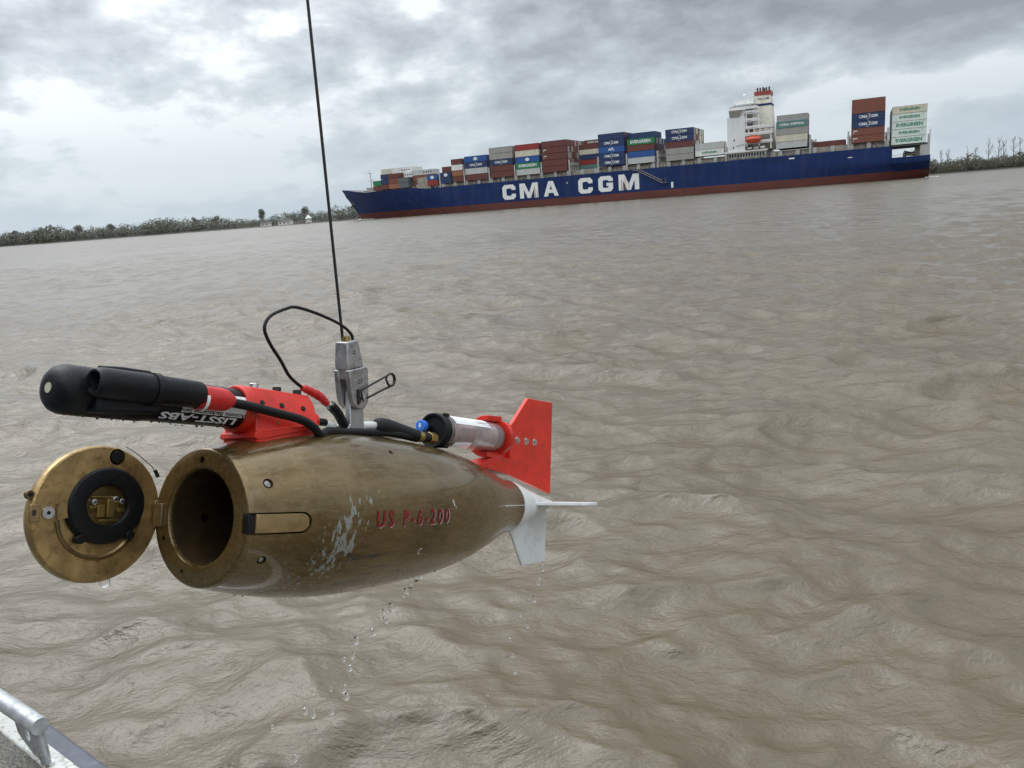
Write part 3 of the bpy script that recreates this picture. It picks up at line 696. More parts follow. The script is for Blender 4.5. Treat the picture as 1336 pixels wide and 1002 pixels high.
# big hull letters
LET = {
 'C': [[(1.2, 0), (5.8, 0), (7, 1.2), (7, 2.6), (4.9, 2.6), (4.9, 2.2), (4.4, 1.75), (2.6, 1.75), (2.1, 2.25), (2.1, 4.75), (2.6, 5.25), (4.4, 5.25), (4.9, 4.8), (4.9, 4.4), (7, 4.4), (7, 5.8), (5.8, 7), (1.2, 7), (0, 5.8), (0, 1.2)]],
 'G': [[(1.2, 0), (5.8, 0), (7, 1.2), (7, 3.9), (3.9, 3.9), (3.9, 2.5), (4.9, 2.5), (4.9, 2.2), (4.4, 1.75), (2.6, 1.75), (2.1, 2.25), (2.1, 4.75), (2.6, 5.25), (4.4, 5.25), (4.9, 4.8), (4.9, 4.6), (7, 4.6), (7, 5.8), (5.8, 7), (1.2, 7), (0, 5.8), (0, 1.2)]],
 'M': [[(0, 0), (2.1, 0), (2.1, 4.4), (3.95, 0), (5.65, 0), (7.5, 4.4), (7.5, 0), (9.6, 0), (9.6, 7), (6.8, 7), (4.8, 2.5), (2.8, 7), (0, 7)]],
 'A': [[(0, 0), (2.1, 0), (2.6, 1.5), (3.8, 1.5), (3.8, 3.1), (3.15, 3.1), (3.8, 5.0), (3.8, 7), (2.6, 7)], [(7.6, 0), (5.5, 0), (5.0, 1.5), (3.8, 1.5), (3.8, 3.1), (4.45, 3.1), (3.8, 5.0), (3.8, 7), (5.0, 7)]]}
for ch, s0 in (('C', 184.6), ('M', 175.4), ('A', 163.0), ('C', 145.4), ('G', 135.6), ('M', 125.9)):
    b = MB()
    for poly in LET[ch]: b.prism([(s0-x, 4.45+z) for x, z in poly], 20.0, 20.05)
    b.build('hull_letter', LETW, ship)

STAIN = simple('ochre_rust_stain', (.36, .24, .10), .8, 0, .3, .5, stretch=(1, 1, .2))
rr = random.Random(9)
for s_, z0, z1, wd in ((167.2, 4.5, 9.6, .55), (166.2, 4.5, 7.8, .4), (124.2, 4.5, 9.0, .5), (122.6, 4.5, 9.8, .45), (120.9, 5.0, 8.2, .3)):
    b = MB(); b.prism([(s_, z0), (s_+wd, z0+.2), (s_+wd*.8, z1), (s_+wd*.3, z1+.4)], 20.051, 20.07); b.build('rust_streak', STAIN, ship)
SEAM = simple('hull_seam_dark_paint', (.012, .018, .055), .6)  # darker navy for the joints between hull plates
b = MB()
for s_ in np.arange(20, 214, 12.0): b.box((s_, 20.0, 3.4), (s_+.10, 20.012, 13.1))
for z_ in (6.6, 10.4): b.box((14, 20.0, z_), (213, 20.012, z_+.09))
b.build('plate_seams', SEAM, ship)
# ------------------------------------------------------------------ containers
CC = dict(brown=(.135, .040, .032), rust=(.20, .068, .045), navy=(.016, .038, .115), blue=(.018, .085, .30), grey=(.33, .32, .30), lgrey=(.50, .51, .50), white=(.72, .73, .70), cream=(.62, .58, .46),
          green=(.02, .20, .075), teal=(.10, .22, .20), red=(.28, .032, .028), orange=(.30, .12, .06), dgrey=(.12, .13, .14), mint=(.66, .74, .68))
CM = {k: simple('container_'+k, v, .55, 0, .16, .35, (tuple(x*.55+.03 for x in v), .5), stretch=(1, 1, .4)) for k, v in CC.items()}
TXW = simple('container_print_white', (.75, .76, .76), .5); TXG = simple('container_print_green', (.02, .22, .13), .5)
_cm = {}
def cont_mesh(L, h):
    key = (L, h)
    if key in _cm: return _cm[key]
    b = MB(); n = 30 if L > 10 else 15; W = 1.22
    xs_ = np.linspace(.16, L-.16, n*4+1); top, bot = h-.14, .14
    for sg in (1, -1):
        V = []
        for i, x in enumerate(xs_):
            y = (W-.045) if i % 4 in (0, 1) else (W-.01)
            V += [(x, sg*y, bot), (x, sg*y, top)]
        b.add(V, [(2*i, 2*i+2, 2*i+3, 2*i+1) for i in range(len(xs_)-1)])
        for z0 in (0, top): b.box((.14, sg*W-(.06 if sg > 0 else 0), z0), (L-.14, sg*W+(0 if sg > 0 else .06), z0+.14))
    for x0 in (0, L-.16):
        for y0 in (-W, W-.16): b.box((x0, y0, 0), (x0+.16, y0+.16, h))
        b.box((x0, -W+.16, 0), (x0+.16, W-.16, .14)); b.box((x0, -W+.16, h-.14), (x0+.16, W-.16, h))
    for x0, sg in ((.05, -1), (L-.05, 1)):
        b.box((x0-.03, -W+.16, .14), (x0+.03, W-.16, h-.14))
        for y in (-.85, -.3, .3, .85): b.box((x0-.05 if sg < 0 else x0, y-.03, .12), (x0 if sg < 0 else x0+.05, y+.03, h-.12))
    b.box((.1, -W+.04, h-.08), (L-.1, W-.04, h-.03)); b.box((.1, -W+.04, .03), (L-.1, W-.04, .1))
    me = b.mesh('shipping_container', CM['brown'], 30, fixn=True); _cm[key] = me; return me
_tm = {}
def letter_mesh(word, size, mat, L):
    key = (word, size, mat.name, L)
    if key in _tm: return _tm[key]
    b = MB()
    if word == 'LOGO':
        n = 14; b.add([(L/2+size*.75*math.cos(q*6.283/n), 1.232, size*.55*math.sin(q*6.283/n)) for q in range(n)], [tuple(range(n))])
        b.add([(L/2+x, 1.232, z) for x, z in ((-.2, -.1), (.2, -.1), (.2, .1), (-.2, .1))], [(0, 1, 2, 3)])
    elif word == 'DOTS':
        for q in range(4): b.box((.5+q*1.45, 1.225, -.35), (1.25+q*1.45, 1.24, .35))
    elif word == 'SMALL':
        b.box((L-2.3, 1.225, .15), (L-.8, 1.24, .5)); b.box((L-1.0, 1.225, -.6), (L-.8, 1.24, .0))
    else:
        v, f = text_data(word, size, .035*size)
        cx = L/2 if word not in ('CHINA',) else L*.55
        b.add([(cx-x, 1.232, y) for x, y, z in v], f)
        if word == 'CMA CGM':      # the swoosh strokes above and below the name
            for sg in (1, -1): b.add([(cx+.5*sg, 1.232, sg*.80), (cx-1.0*sg, 1.232, sg*.88), (cx-.1*sg, 1.232, sg*1.02)], [(0, 1, 2)])
    me = b.mesh('lettering', mat, 30, fixn=False); _tm[key] = me; return me
TIERN = ['lowest', 'second up', 'third up', 'fourth up', 'fifth up', 'sixth up']
CNAME = dict(brown='dark brown', rust='rust brown', navy='navy blue', blue='bright blue', grey='grey', lgrey='pale grey', white='white', cream='cream', green='green', teal='teal', red='red', orange='orange brown', dgrey='dark grey', mint='mint white')
ORD = ['near', 'second', 'third', 'fourth', 'fifth', 'sixth', 'seventh', 'eighth', 'ninth', 'tenth', 'eleventh', 'twelfth', 'thirteenth', 'fourteenth', 'fifteenth', 'sixteenth']
KEEP = set('0_0_0 0_0_1 0_0_2 0_0_3 0_0_4 0_10_1 0_10_2 0_10_3 0_10_4 0_11_1 0_11_2 0_11_3 0_11_4 0_12_1 0_12_2 0_12_3 0_12_4 0_13_2 0_13_3 0_13_4 0_1_0 0_1_1 0_1_2 0_1_3 0_1_4 0_2_0 0_2_1 0_2_2 0_2_3 0_2_4 0_3_0 0_3_1 0_3_2 0_3_3 0_3_4 0_4_0 0_4_1 0_4_2 0_4_3 0_4_4 0_5_0 0_5_1 0_5_2 0_5_3 0_5_4 0_6_0 0_6_1 0_6_2 0_6_3 0_6_4 0_7_1 0_7_2 0_7_3 0_7_4 0_8_1 0_8_2 0_8_3 0_8_4 0_9_1 0_9_2 0_9_3 0_9_4 10_0_0 10_0_1 10_0_2 10_0_3 10_0_4 10_1_0 10_1_1 10_1_2 10_1_3 10_1_4 10_2_2 11_0_0 11_0_1 11_0_2 11_0_3 11_0_4 11_1_0 11_1_1 11_1_2 11_1_3 11_1_4 12_0_0 12_0_1 12_0_2 12_0_3 12_1_0 12_1_1 12_1_2 12_1_3 13_0_0 13_0_1 13_0_2 13_0_3 13_1_0 13_1_1 13_1_2 13_1_3 14_0_0 14_0_1 14_1_1 14_1_2 15_0_0 15_0_1 15_1_0 15_1_1 15_2_0 1_0_0 1_0_1 1_0_2 1_0_3 1_0_4 1_1_0 1_1_1 1_1_2 1_1_5 1_2_0 1_3_0 20_0_0 20_0_1 20_0_2 20_1_1 20_1_2 20_2_1 20_2_2 21_0_0 21_0_1 21_1_0 21_1_1 21_2_0 21_2_1 22_0_0 22_0_1 22_0_2 22_1_1 22_1_2 22_2_2 23_0_0 23_0_1 23_0_2 23_1_0 23_1_1 23_1_2 24_0_0 24_0_1 24_1_0 24_1_1 25_0_0 27_0_3 27_1_3 27_2_3 27_3_3 27_4_3 28_0_3 29_0_2 2_2_0 2_3_0 2_4_0 2_5_0 2_8_0 3_0_0 3_0_1 3_0_2 3_0_3 3_1_0 3_1_1 3_1_2 3_1_3 3_1_4 3_2_0 3_2_1 3_2_2 3_2_3 3_2_4 3_3_0 3_3_1 3_3_2 3_3_3 3_3_4 3_4_0 3_4_1 3_4_2 3_4_3 3_4_4 3_5_0 3_5_1 3_6_0 3_7_0 3_7_1 3_8_0 3_9_0 4_0_0 4_0_1 4_1_0 4_1_1 4_2_0 4_2_1 4_3_0 4_4_0 5_0_0 5_0_1 5_0_2 5_0_3 5_0_4 5_1_0 5_1_1 5_1_2 5_1_3 5_1_4 5_2_0 5_2_2 5_2_3 5_2_4 5_3_0 5_3_2 5_3_3 5_3_4 5_4_0 5_4_2 5_4_3 5_4_4 5_5_0 5_5_2 5_5_3 5_5_4 5_6_0 5_6_2 5_6_3 5_6_4 5_7_0 5_7_2 5_7_3 5_7_4 5_8_0 5_8_2 5_8_3 5_8_4 5_9_0 5_9_2 5_9_3 5_9_4 6_0_0 6_0_1 6_0_2 6_0_3 6_1_0 6_1_1 6_1_2 6_1_3 6_1_4 6_2_0 6_2_1 6_2_2 6_2_3 6_2_4 6_3_0 6_3_1 6_3_2 6_3_3 6_3_4 6_4_0 6_4_1 6_4_2 6_4_3 6_4_4 6_5_0 6_5_1 6_5_2 6_5_3 6_5_4 6_6_1 6_6_2 6_6_3 6_7_1 6_7_2 6_7_3 6_8_1 6_8_2 6_8_3 6_9_1 6_9_2 6_9_3 7_0_0 7_0_1 7_0_2 7_0_3 7_0_4 7_1_0 7_1_1 7_1_2 7_1_3 7_1_4 7_2_0 7_2_1 7_2_2 7_2_3 7_2_4 7_3_0 7_3_4 7_4_0 7_4_4 7_5_0 7_5_4 7_6_0 7_7_0 8_5_0 8_5_1 8_5_2 8_5_3 8_5_4 8_6_1 8_6_2 8_8_5 9_0_0 9_0_1 9_0_2 9_0_3 9_0_4 9_10_4 9_1_0 9_1_1 9_1_2 9_1_3 9_1_4 9_2_0 9_2_1 9_2_2 9_2_3 9_2_4 9_3_1 9_3_2 9_3_3 9_3_4 9_4_0 9_4_1 9_4_2 9_4_3 9_4_4 9_5_0 9_5_1 9_5_2 9_5_3 9_5_4 9_6_1 9_6_2 9_6_3 9_6_4 9_7_1 9_7_2 9_7_3 9_7_4 9_8_4 9_9_4'.split())   # containers the picture can show #KEEPLINE
def container(bay, row, tier, ntier, s, y, z, L, h, col, desc, word=None, size=1.3, tmat=None):
    key = '%d_%d_%d' % (bay, row, tier)
    if KEEP is not None and key not in KEEP: return
    o = link('shipping_container', cont_mesh(L, h))
    o.matrix_world = Matrix.Translation(SHIP0) @ Matrix.Rotation(SHIP_RZ, 4, 'Z') @ Matrix.Translation((s, y, z))
    o.material_slots[0].link = 'OBJECT'; o.material_slots[0].material = CM[col]
    tn = 'top' if tier == ntier-1 else TIERN[tier]
    words = {'CMA CGM': ' lettered in white', 'EVERGREEN': ' with large lettering', 'APL': ' lettered in white', 'LOGO': ' with round logo', 'CHINA SHIPPING': ' lettered in white', 'DOTS': ' with openings'}.get(word, '')
    rown = '' if row == 0 else ', %s row inboard' % ORD[row]
    tag(o, '%s container%s, %s in %s%s' % (CNAME[col], words, tn, desc, rown), 'container', 'containers stacked on the ship')
    if KEEP is None: o['dbg'] = key
    if word:
        c = link('lettering', letter_mesh(word, size, (WINB if word == 'DOTS' else tmat or TXW), L), o); c.location = (0, 0, h/2)
# bays: (s0, length, zbase, tier height, description, near row bottom->top [(colour, word)], heights of the rows behind, first row, palette)
E_ = 'EVERGREEN'; C_ = 'CMA CGM'
BAYS = [
 (1.7, 12.19, 13.5, 2.9, 'the pale stack over the stern', [('mint', E_), ('mint', E_+'s'), ('mint', E_), ('mint', E_+'s'), ('cream', E_+'s')], [5]*13, 0, ['dgrey', 'navy', 'dgrey']),
 (16.4, 12.19, 15.6, 2.82, 'the tall stack beside the stern one', [('rust', 'SMALL'), ('rust', 'SMALL'), ('navy', C_), ('navy', C_), ('rust', None)], [6]*12, 0, ['rust', 'navy', 'brown']),
 (30.8, 12.19, 15.2, 2.6, 'the low row beside the grey stack', [], [0, 1, 1, 1, 1, 1, 1, 1, 1], 1, ['brown', 'dgrey']),
 (45.2, 12.19, 16.2, 2.7, 'the grey stack behind the tower', [('lgrey', None), ('cream', None), ('grey', None), ('teal', 'CHINA SHIPPING')], [5, 5, 5, 5, 2, 2, 2, 2, 2], 0, ['grey', 'navy', 'brown', 'dgrey']),
 (78.7, 12.19, 16.2, 2.75, 'the short white stack before the tower', [('white', E_+'g'), ('lgrey', None)], [2, 2, 1, 1], 0, ['grey', 'white']),
 (91.6, 12.19, 15.5, 2.68, 'the navy topped stack nearest the tower', [('grey', None), ('grey', None), ('brown', None), ('navy', C_), ('navy', C_)], [5]*9, 0, ['navy', 'brown', 'grey', 'cream']),
 (109.0, 12.19, 15.7, 2.7, 'the green topped stack', [('lgrey', None), ('blue', None), ('brown', None), ('green', E_)], [5, 5, 5, 5, 5, 4, 4, 4, 4], 0, ['navy', 'brown', 'grey', 'navy']),
 (122.6, 12.19, 15.9, 2.85, 'the all blue stack', [('navy', C_), ('navy', C_), ('blue', 'APL'), ('navy', C_), ('navy', None)], [5]*9, 0, ['navy', 'brown', 'rust', 'grey']),
 (136.2, 12.19, 15.5, 2.35, 'the stack set back amidships', [], [0, 0, 0, 0, 5, 5, 5, 6, 6, 5, 5], 4, ['brown', 'navy']),
 (150.5, 12.19, 15.5, 2.85, 'the all brown stack', [('brown', None), ('brown', None), ('brown', 'SMALL'), ('brown', 'SMALL'), ('brown', None)], [5]*13, 0, ['brown', 'rust', 'brown', 'grey']),
 (164.3, 12.19, 15.4, 2.83, 'the red topped stack', [('lgrey', None), ('green', E_), ('blue', 'LOGO'), ('cream', None), ('red', None)], [5]*6, 0, ['brown', 'navy', 'dgrey']),
 (178.1, 12.19, 15.4, 2.83, 'the grey topped stack over the letters', [('brown', None), ('brown', None), ('navy', C_), ('grey', None), ('grey', None)], [5]*6, 0, ['brown', 'dgrey']),
 (191.9, 12.19, 15.2, 2.9, 'the blue topped stack toward the bow', [('brown', None), ('lgrey', None), ('navy', C_), ('blue', 'LOGO')], [4]*7, 0, ['navy', 'dgrey', 'brown']),
 (205.6, 6.06, 15.2, 2.75, 'the short stack with an orange box', [('brown', None), ('orange', None), ('white', None), ('brown', None)], [4]*4, 0, ['brown', 'dgrey']),
 (212.4, 6.06, 14.9, 2.75, 'the short navy stack forward', [('navy', None), ('navy', 'LOGO')], [3, 3, 3, 3], 0, ['brown', 'dgrey']),
 (220.3, 6.06, 14.6, 2.6, 'the short blue and red stack', [('red', None), ('blue', 'LOGO')], [2, 2, 2], 0, ['brown', 'navy']),
]
PX9 = ['teal', 'red', 'navy', 'cream', 'brown', 'teal']
for bi, (s0, L, zb, hh, desc, near, hs, first, pal) in enumerate(BAYS):
    rr = random.Random(100+bi)
    for t, (col, word) in enumerate(near):
        size, tm = 1.45, TXW
        if word and word.startswith(E_):
            tm = TXG if col in ('mint', 'cream', 'white') else TXW; size = 1.75 if word == E_ else 1.35
            if word == E_+'g': size = 1.2
            word = E_
        if word == 'CHINA SHIPPING': size = 1.25
        if word == 'APL': size = 1.7
        container(bi, 0, t, len(near), s0, 18.7-(.25 if bi in (14, 15) else 0), zb+t*hh, L, hh-.13, col, desc, word, size, tm)
    for r, n in enumerate(hs):
        if r+1 < first or n == 0: continue
        for t in range(n):
            col = rr.choice(pal)
            if bi == 8 and r+1 in (5, 6): col = PX9[t]
            if bi == 1 and t >= 4: col = 'rust'
            if bi == 3 and t == 4: col = 'grey'
            if bi == 6 and t == 4: col = 'navy'
            if bi == 14: col = 'brown'
            container(bi, r+1, t, n, s0, 18.7-2.5*(r+1), zb+t*hh, L, hh-.13, col, desc, 'CHINA SHIPPING' if (bi == 8 and t == 5) else None, 1.1)
# forward blocks follow the narrowing deck
FWD = [
 (226.2, 12.19, 12.3, 15.3, 2.6, 'the block by the deck house', ['brown', 'rust', 'lgrey'], 3),
 (240.2, 6.06, 14.2, 14.9, 2.6, 'the dark grey block forward', ['dgrey', 'dgrey'], 3),
 (246.4, 6.06, 13.6, 14.9, 2.6, 'the small red block forward', ['orange', 'rust', 'brown'], 3),
 (252.8, 6.06, 11.2, 15.0, 2.6, 'the small navy block forward', ['brown', 'navy', 'navy'], 3),
 (259.2, 6.06, 9.4, 14.7, 2.6, 'the green topped block forward', ['brown', 'green'], 2),
 (265.4, 6.06, 7.0, 14.4, 2.4, 'the single layer nearest the bow', ['grey'], 2)]
for fi, (s0, L, y, zb, hh, desc, cols, nrow) in enumerate(FWD):
    for r in range(nrow):
        for t, col in enumerate(cols):
            container(20+fi, r, t, len(cols) if fi not in (1, 2, 3) else 4, s0, y-2.5*r, zb+t*hh, L, hh-.13, col, desc, 'DOTS' if col == 'lgrey' and fi == 0 else None)
for r in range(5):
    container(27, r, 3, 4, 241.8, 8.0-2.5*r, 22.75, 12.19, 2.7, 'white', 'the white group near the bow', 'DOTS')
    container(28, r, 3, 5, 254.2-.02, 8.0-2.5*r, 22.75, 6.06, 2.7, 'cream', 'the white group forward')
    if r < 4: container(29, r, 2, 4, 238.6, 10.6-2.5*r, 20.05, 6.06, 2.6, 'white', 'the white group step', 'DOTS')

# ------------------------------------------------------------------ near deck corner and its rail
GRIT = NT('gritty_deck_coating'); g = GRIT
gv = g.n('ShaderNodeTexVoronoi'); gv.inputs['Scale'].default_value = 240; g.l(g.co(), gv.inputs['Vector'])
gn = g.noise(g.co(), 130, 5, .7)
g.set(Base_Color=g.mix(g.ramp(gn, [(.35, 0.), (.68, 1.)]), (.035, .034, .03), (.36, .34, .28)), Roughness=.6, Normal=g.bump(gv.outputs[0], .9, .004)); GRIT = g.m
DECKW = simple('chipped_white_paint', (.70, .70, .66), .6, 0, .1, 30, ((.2, .18, .15), .8), .4, 120)
HULLN = simple('dark_rubbing_strake', (.075, .085, .11), .5, 0, .25, 12, ((.13, .14, .16), .6), .2, 60)
DZ = 1.892; E0 = Vector((-1.797, 2.292, DZ)); ED = (Vector((-1.344, 1.951, DZ))-E0).normalized(); EN = Vector((-ED.y, ED.x, 0)) * -1   # EN points inboard
if EN.y > 0: EN = -EN
def slab(name, mat, s0, s1, n0, n1, z0, z1, bevel=0):
    b = MB(); q = [E0+ED*s_+EN*n_ for s_, n_ in ((s0, n0), (s1, n0), (s1, n1), (s0, n1))]
    b.hexa([(p.x, p.y, z0) for p in q]+[(p.x, p.y, z1) for p in q]); return b.build(name, mat, None, bevel=bevel)
struct(slab('boat_deck', GRIT, -6, 8, .058, 4, DZ-.15, DZ-.006))
struct(slab('deck_edge', DECKW, -6, 8, 0, .057, DZ-.16, DZ, .006))
struct(slab('boat_side', HULLN, -6, 8, .0, 4, -.6, DZ-.165))
struct(slab('rubbing_strake', HULLN, -6, 8, -.075, -.001, DZ-.22, DZ-.05, .01))
UNSEENP = simple('unseen_block_grey', (.16, .17, .18), .6, 0, .15, 2)
struct(slab('unseen_cabin_block', UNSEENP, -6, 5, 1.7, 4, DZ-.005, DZ+2.5))  # unseen block added behind the viewer to darken the reflection in the bronze flank
rail = thing('deck_rail', 'low galvanised pipe rail ending above the gritty deck corner', 'rail', (-1.429, 1.974, DZ))
A_ = Vector((-.02, .002, .13)); Bv = Vector((-.8, .565, .13))*2.2; Bv.z = .13
b = MB(); b.tube([A_, A_.lerp(Bv, .5), Bv], .025, 24); b.build('pipe', GALV, rail, ang=30)
dr = (Vector((A_.x, A_.y, 0))-Vector((Bv.x, Bv.y, 0))).normalized(); nn = Vector((-dr.y, dr.x, 0))
def plate_at(k, name='support_plate'):
    b = MB(); n = 28; o0 = A_-dr*k
    # plate with a rounded hole, standing under the pipe
    outer = [(-.105, .108), (.055, .108), (.050, .03), (.062, 0), (-.015, 0), (-.100, .045)]
    ring = []
    for q in range(n):
        a = 2*math.pi*q/n; ring.append((-.03+.017*math.cos(a), .066+.021*math.sin(a)))
    def out_pt(a):
        d = (math.cos(a), math.sin(a)); best = 9
        for i in range(len(outer)):
            (x0, y0), (x1, y1) = outer[i], outer[(i+1) % len(outer)]
            ex, ey = x1-x0, y1-y0; den = d[0]*ey-d[1]*ex
            if abs(den) < 1e-9: continue
            t_ = ((x0+.03)*ey-(y0-.066)*ex)/den; u_ = ((x0+.03)*d[1]-(y0-.066)*d[0])/den
            if t_ > 0 and -1e-6 <= u_ <= 1+1e-6: best = min(best, t_)
        return (-.03+d[0]*best, .066+d[1]*best)
    V = []
    for side in (-.004, .004):
        for L_ in (ring, [out_pt(2*math.pi*q/n) for q in range(n)]):
            for (x, z) in L_: p_ = o0+dr*x+nn*side; V.append((p_.x, p_.y, z))
    F = []
    for q in range(n):
        r2 = (q+1) % n
        F += [(q, r2, n+r2, n+q), (2*n+q, 3*n+q, 3*n+r2, 2*n+r2), (q, 2*n+q, 2*n+r2, r2), (n+q, n+r2, 3*n+r2, 3*n+q)]
    b.add(V, F); b.build(name, GALV, rail)
    b = MB(); p_ = o0+dr*.052; b.tube([(p_.x, p_.y, 0), (p_.x, p_.y, .108)], .014, 12); b.build('stanchion', GALV, rail)
    b = MB(); p_ = o0+dr*.075+nn*.0; b.lathe([(0, 0), (0, .014), (.012, .014), (.012, 0)], 6, (p_.x, p_.y, -.002), 'z'); b.build('deck_bolt', SILVER, rail)
plate_at(.075); plate_at(1.05)

# ------------------------------------------------------------------ the bronze sampler hanging in front
SN_ = Vector((-0.4442968744, 0.9976148225, 3.0108480200))
SA = Vector((0.4770615405, 0.8056399412, -0.3512215421)); SS = Vector((0.8744498703, -0.4751410772, 0.0978692041)); SU = Vector((0.0880324420, 0.3538152652, 0.9311632764))
SM = Matrix(((SA.x, -SS.x, SU.x, SN_.x), (SA.y, -SS.y, SU.y, SN_.y), (SA.z, -SS.z, SU.z, SN_.z), (0, 0, 0, 1)))
# local axes: x = nose to tail, y = away from the viewer's flank, z = up
LB_ = .8345; RADV = [0.095, 0.1122, 0.1244, 0.1309, 0.1329, 0.1321, 0.1297, 0.1256, 0.1184, 0.107, 0.0908, 0.073, 0.0623]
TK = np.linspace(0, LB_, 13); PC = np.polyfit(TK, RADV, 6)
def rad(t): return float(np.polyval(PC, t))
def on_body(t, deg, off=0.):
    r = rad(t)+off; a = R(deg); return (t, -r*math.cos(a), r*math.sin(a))
sam = thing('river_sampler', 'torpedo shaped bronze river sampler hanging on a cable with its round nose door open', 'river sampler', mat=SM)
prof = [(.34, 0), (.34, .060), (.30, .0645), (.004, .0648), (.0005, .0668), (0, .069), (0, .0697), (0, .0915), (0, .0925), (.0008, .0943), (.0025, rad(.0025)+.0002)]
prof += [(t, rad(t)) for t in np.linspace(.01, LB_-.002, 70)] + [(LB_-.0005, rad(LB_)-.0006), (LB_, .058), (LB_, 0)]
def boolean(me, cutters):
    ob = bpy.data.objects.new('tmp', me); COL.objects.link(ob); tmp = [ob]
    for c in cutters:
        co = bpy.data.objects.new('tmpc', c); COL.objects.link(co); tmp.append(co)
        m = ob.modifiers.new('b', 'BOOLEAN'); m.operation = 'DIFFERENCE'; m.object = co; m.solver = 'EXACT'
    dg = bpy.context.evaluated_depsgraph_get(); r = bpy.data.meshes.new_from_object(ob.evaluated_get(dg))
    for t in tmp: bpy.data.objects.remove(t)
    sharp(r, 30); return r
bodym = MB().lathe(prof, 160).mesh('body', BRONZE_BODY)
ZS = -.0065
def slotpoly(x0, x1, hw, n=12):
    return [(x0, ZS-hw), (x1-hw, ZS-hw)]+[(x1-hw+hw*math.sin(a), ZS-hw*math.cos(a)) for a in np.linspace(0.1, math.pi-.1, n)]+[(x1-hw, ZS+hw), (x0, ZS+hw)]
cut1 = MB().prism(slotpoly(-.02, .0955, .0148), -.20, -.0845).mesh('c')
cuts = [cut1]
for (yy, zz, rr_) in ((.002, .079, .005), (.047, .002, .0038), (.073, -.032, .0035), (.03, -.075, .003)):
    cuts.append(MB().lathe([(-.01, 0), (-.01, rr_), (.014, rr_), (.014, 0)], 16, (0, yy, zz)).mesh('c'))
for (t_, dg_, rr_) in ((.034, 27, .0075), (.034, -32.7, .0065), (.308, 49.6, .0045), (.62, 38, .003)):
    p = Vector(on_body(t_, dg_)); n_ = Vector((0, p.y, p.z)).normalized()
    c = MB(); c.tube([p+n_*.01, p-n_*.006], rr_, 16); cuts.append(c.mesh('c'))
bodym = boolean(bodym, cuts); body = link('body', bodym, sam)
DARKB = simple('dark_shaded_bore', (.06, .038, .014), .5, .3, .4, 30)  # dark bore; its deep shade is put into the lining colour too
b = MB(); b.lathe([(.335, 0), (.335, .0595), (.30, .0640), (.006, .0643), (.006, .0646), (.30, .0644)], 96); b.build('bore_shade_lining', DARKB, sam)
b = MB(); b.tube([(.06, .0635, -.004), (.06, .062, -.004)], .006, 14); b.build('bore_port', RUBBER, sam)
# latch bar lying in its slot
b = MB(); V = []; hw = .0128; tt = list(np.linspace(.0125, .080, 12))+[.0835, .087, .0905, .0925]
for t in tt:
    e = max(0, (t-(.0932-hw))/hw); h_ = hw*math.sqrt(max(.02, 1-e*e))
    for k in range(-4, 5):
        z = ZS+h_*k/4; V.append((t, -(math.sqrt(rad(t)**2-z*z)-.0012), z))
    V.append((t, -.088, ZS+h_)); V.append((t, -.088, ZS-h_))
m_ = 11
F = [(i*m_+k, (i+1)*m_+k, (i+1)*m_+(k+1) % m_, i*m_+(k+1) % m_) for i in range(len(tt)-1) for k in range(m_)]+[tuple(range(m_)), tuple(reversed([(len(tt)-1)*m_+k for k in range(m_)]))]
b.add(V, F); b.build('latch_bar', GOLDEN, sam, bevel=.0006)
b = MB(); b.box((.0004, -.095, ZS-.0125), (.011, -.0846, ZS+.0125)); b.build('latch_block', RUBBER, sam, bevel=.001)
for (t_, dg_, rr_) in ((.034, 27, .0050), (.034, -32.7, .0040)):
    p = Vector(on_body(t_, dg_)); n_ = Vector((0, p.y, p.z)).normalized(); b = MB(); b.tube([p-n_*.0055, p-n_*.001], rr_, 20)
    b.tube([p-n_*.0012, p-n_*.0002], [rr_*.55, rr_*.5], 6); b.build('set_screw', STEEL, sam, bevel=.0005)
# lettering cut into the flank, filled with red
def wrap(word, t0, t1, deg, hgt, off, flip=False, radf=rad, bold=0., dz=0., sp=1.):
    v, f = text_data(word, 1.0, bold, sp); xs_ = [p[0] for p in v]; ys_ = [p[1] for p in v]
    x0, x1 = min(xs_), max(xs_); y0, y1 = min(ys_), max(ys_); out_ = []
    for x, y, z in v:
        u_ = (x-x0)/(x1-x0); w_ = ((y-y0)/(y1-y0)-.5)*hgt
        t = t0+(t1-t0)*u_; r = radf(t)+off; a = R(deg)+w_/r; out_.append((t, -r*math.cos(a), r*math.sin(a)+dz))
    return out_, f
for off, dt, dd, mt, nm, bd in ((.0009, 0, 0, REDPAINT, 'stamped_lettering', .03), (.0005, .0016, -.35, WHITEP, 'lettering_highlight', .008)):
    b = MB(); b.add(*wrap('US P-6-200', .221+dt, .425+dt, -2.8+dd, .0275, off, bold=bd, sp=1.45)); b.build(nm, mt, sam)  # the offset white copy paints a highlight along the letter edges
b = MB(); b.add(*wrap('C', .352, .360, -29.3, .012, .0006, bold=.01)); b.build('stamped_lettering', WHITEP, sam)
b = MB(); b.add([on_body(.436, 9.5, .0006), on_body(.439, 9.5, .0006), on_body(.4445, 4.2, .0006), on_body(.442, 4.0, .0006)], [(0, 1, 2, 3)])
b.add([on_body(.447, 4, .0006), on_body(.449, 4, .0006), on_body(.446, 1.2, .0006)], [(0, 1, 2)]); b.build('scratch', WHITEP, sam)
b = MB(); rr = random.Random(4)
for q in range(34):
    t_ = rr.uniform(.04, .7); p = Vector(on_body(t_, -90+rr.uniform(-6, 26), -.0005)); k = rr.uniform(.0009, .0022)
    b.tube([p+Vector((0, 0, k*.6)), p, p-Vector((0, 0, k*.8)), p-Vector((0, 0, k*1.4))], [k*.8, k, k*.75, k*.15], 8)
o = b.build('clinging_drops', DROPM, sam); o['kind'] = 'stuff'
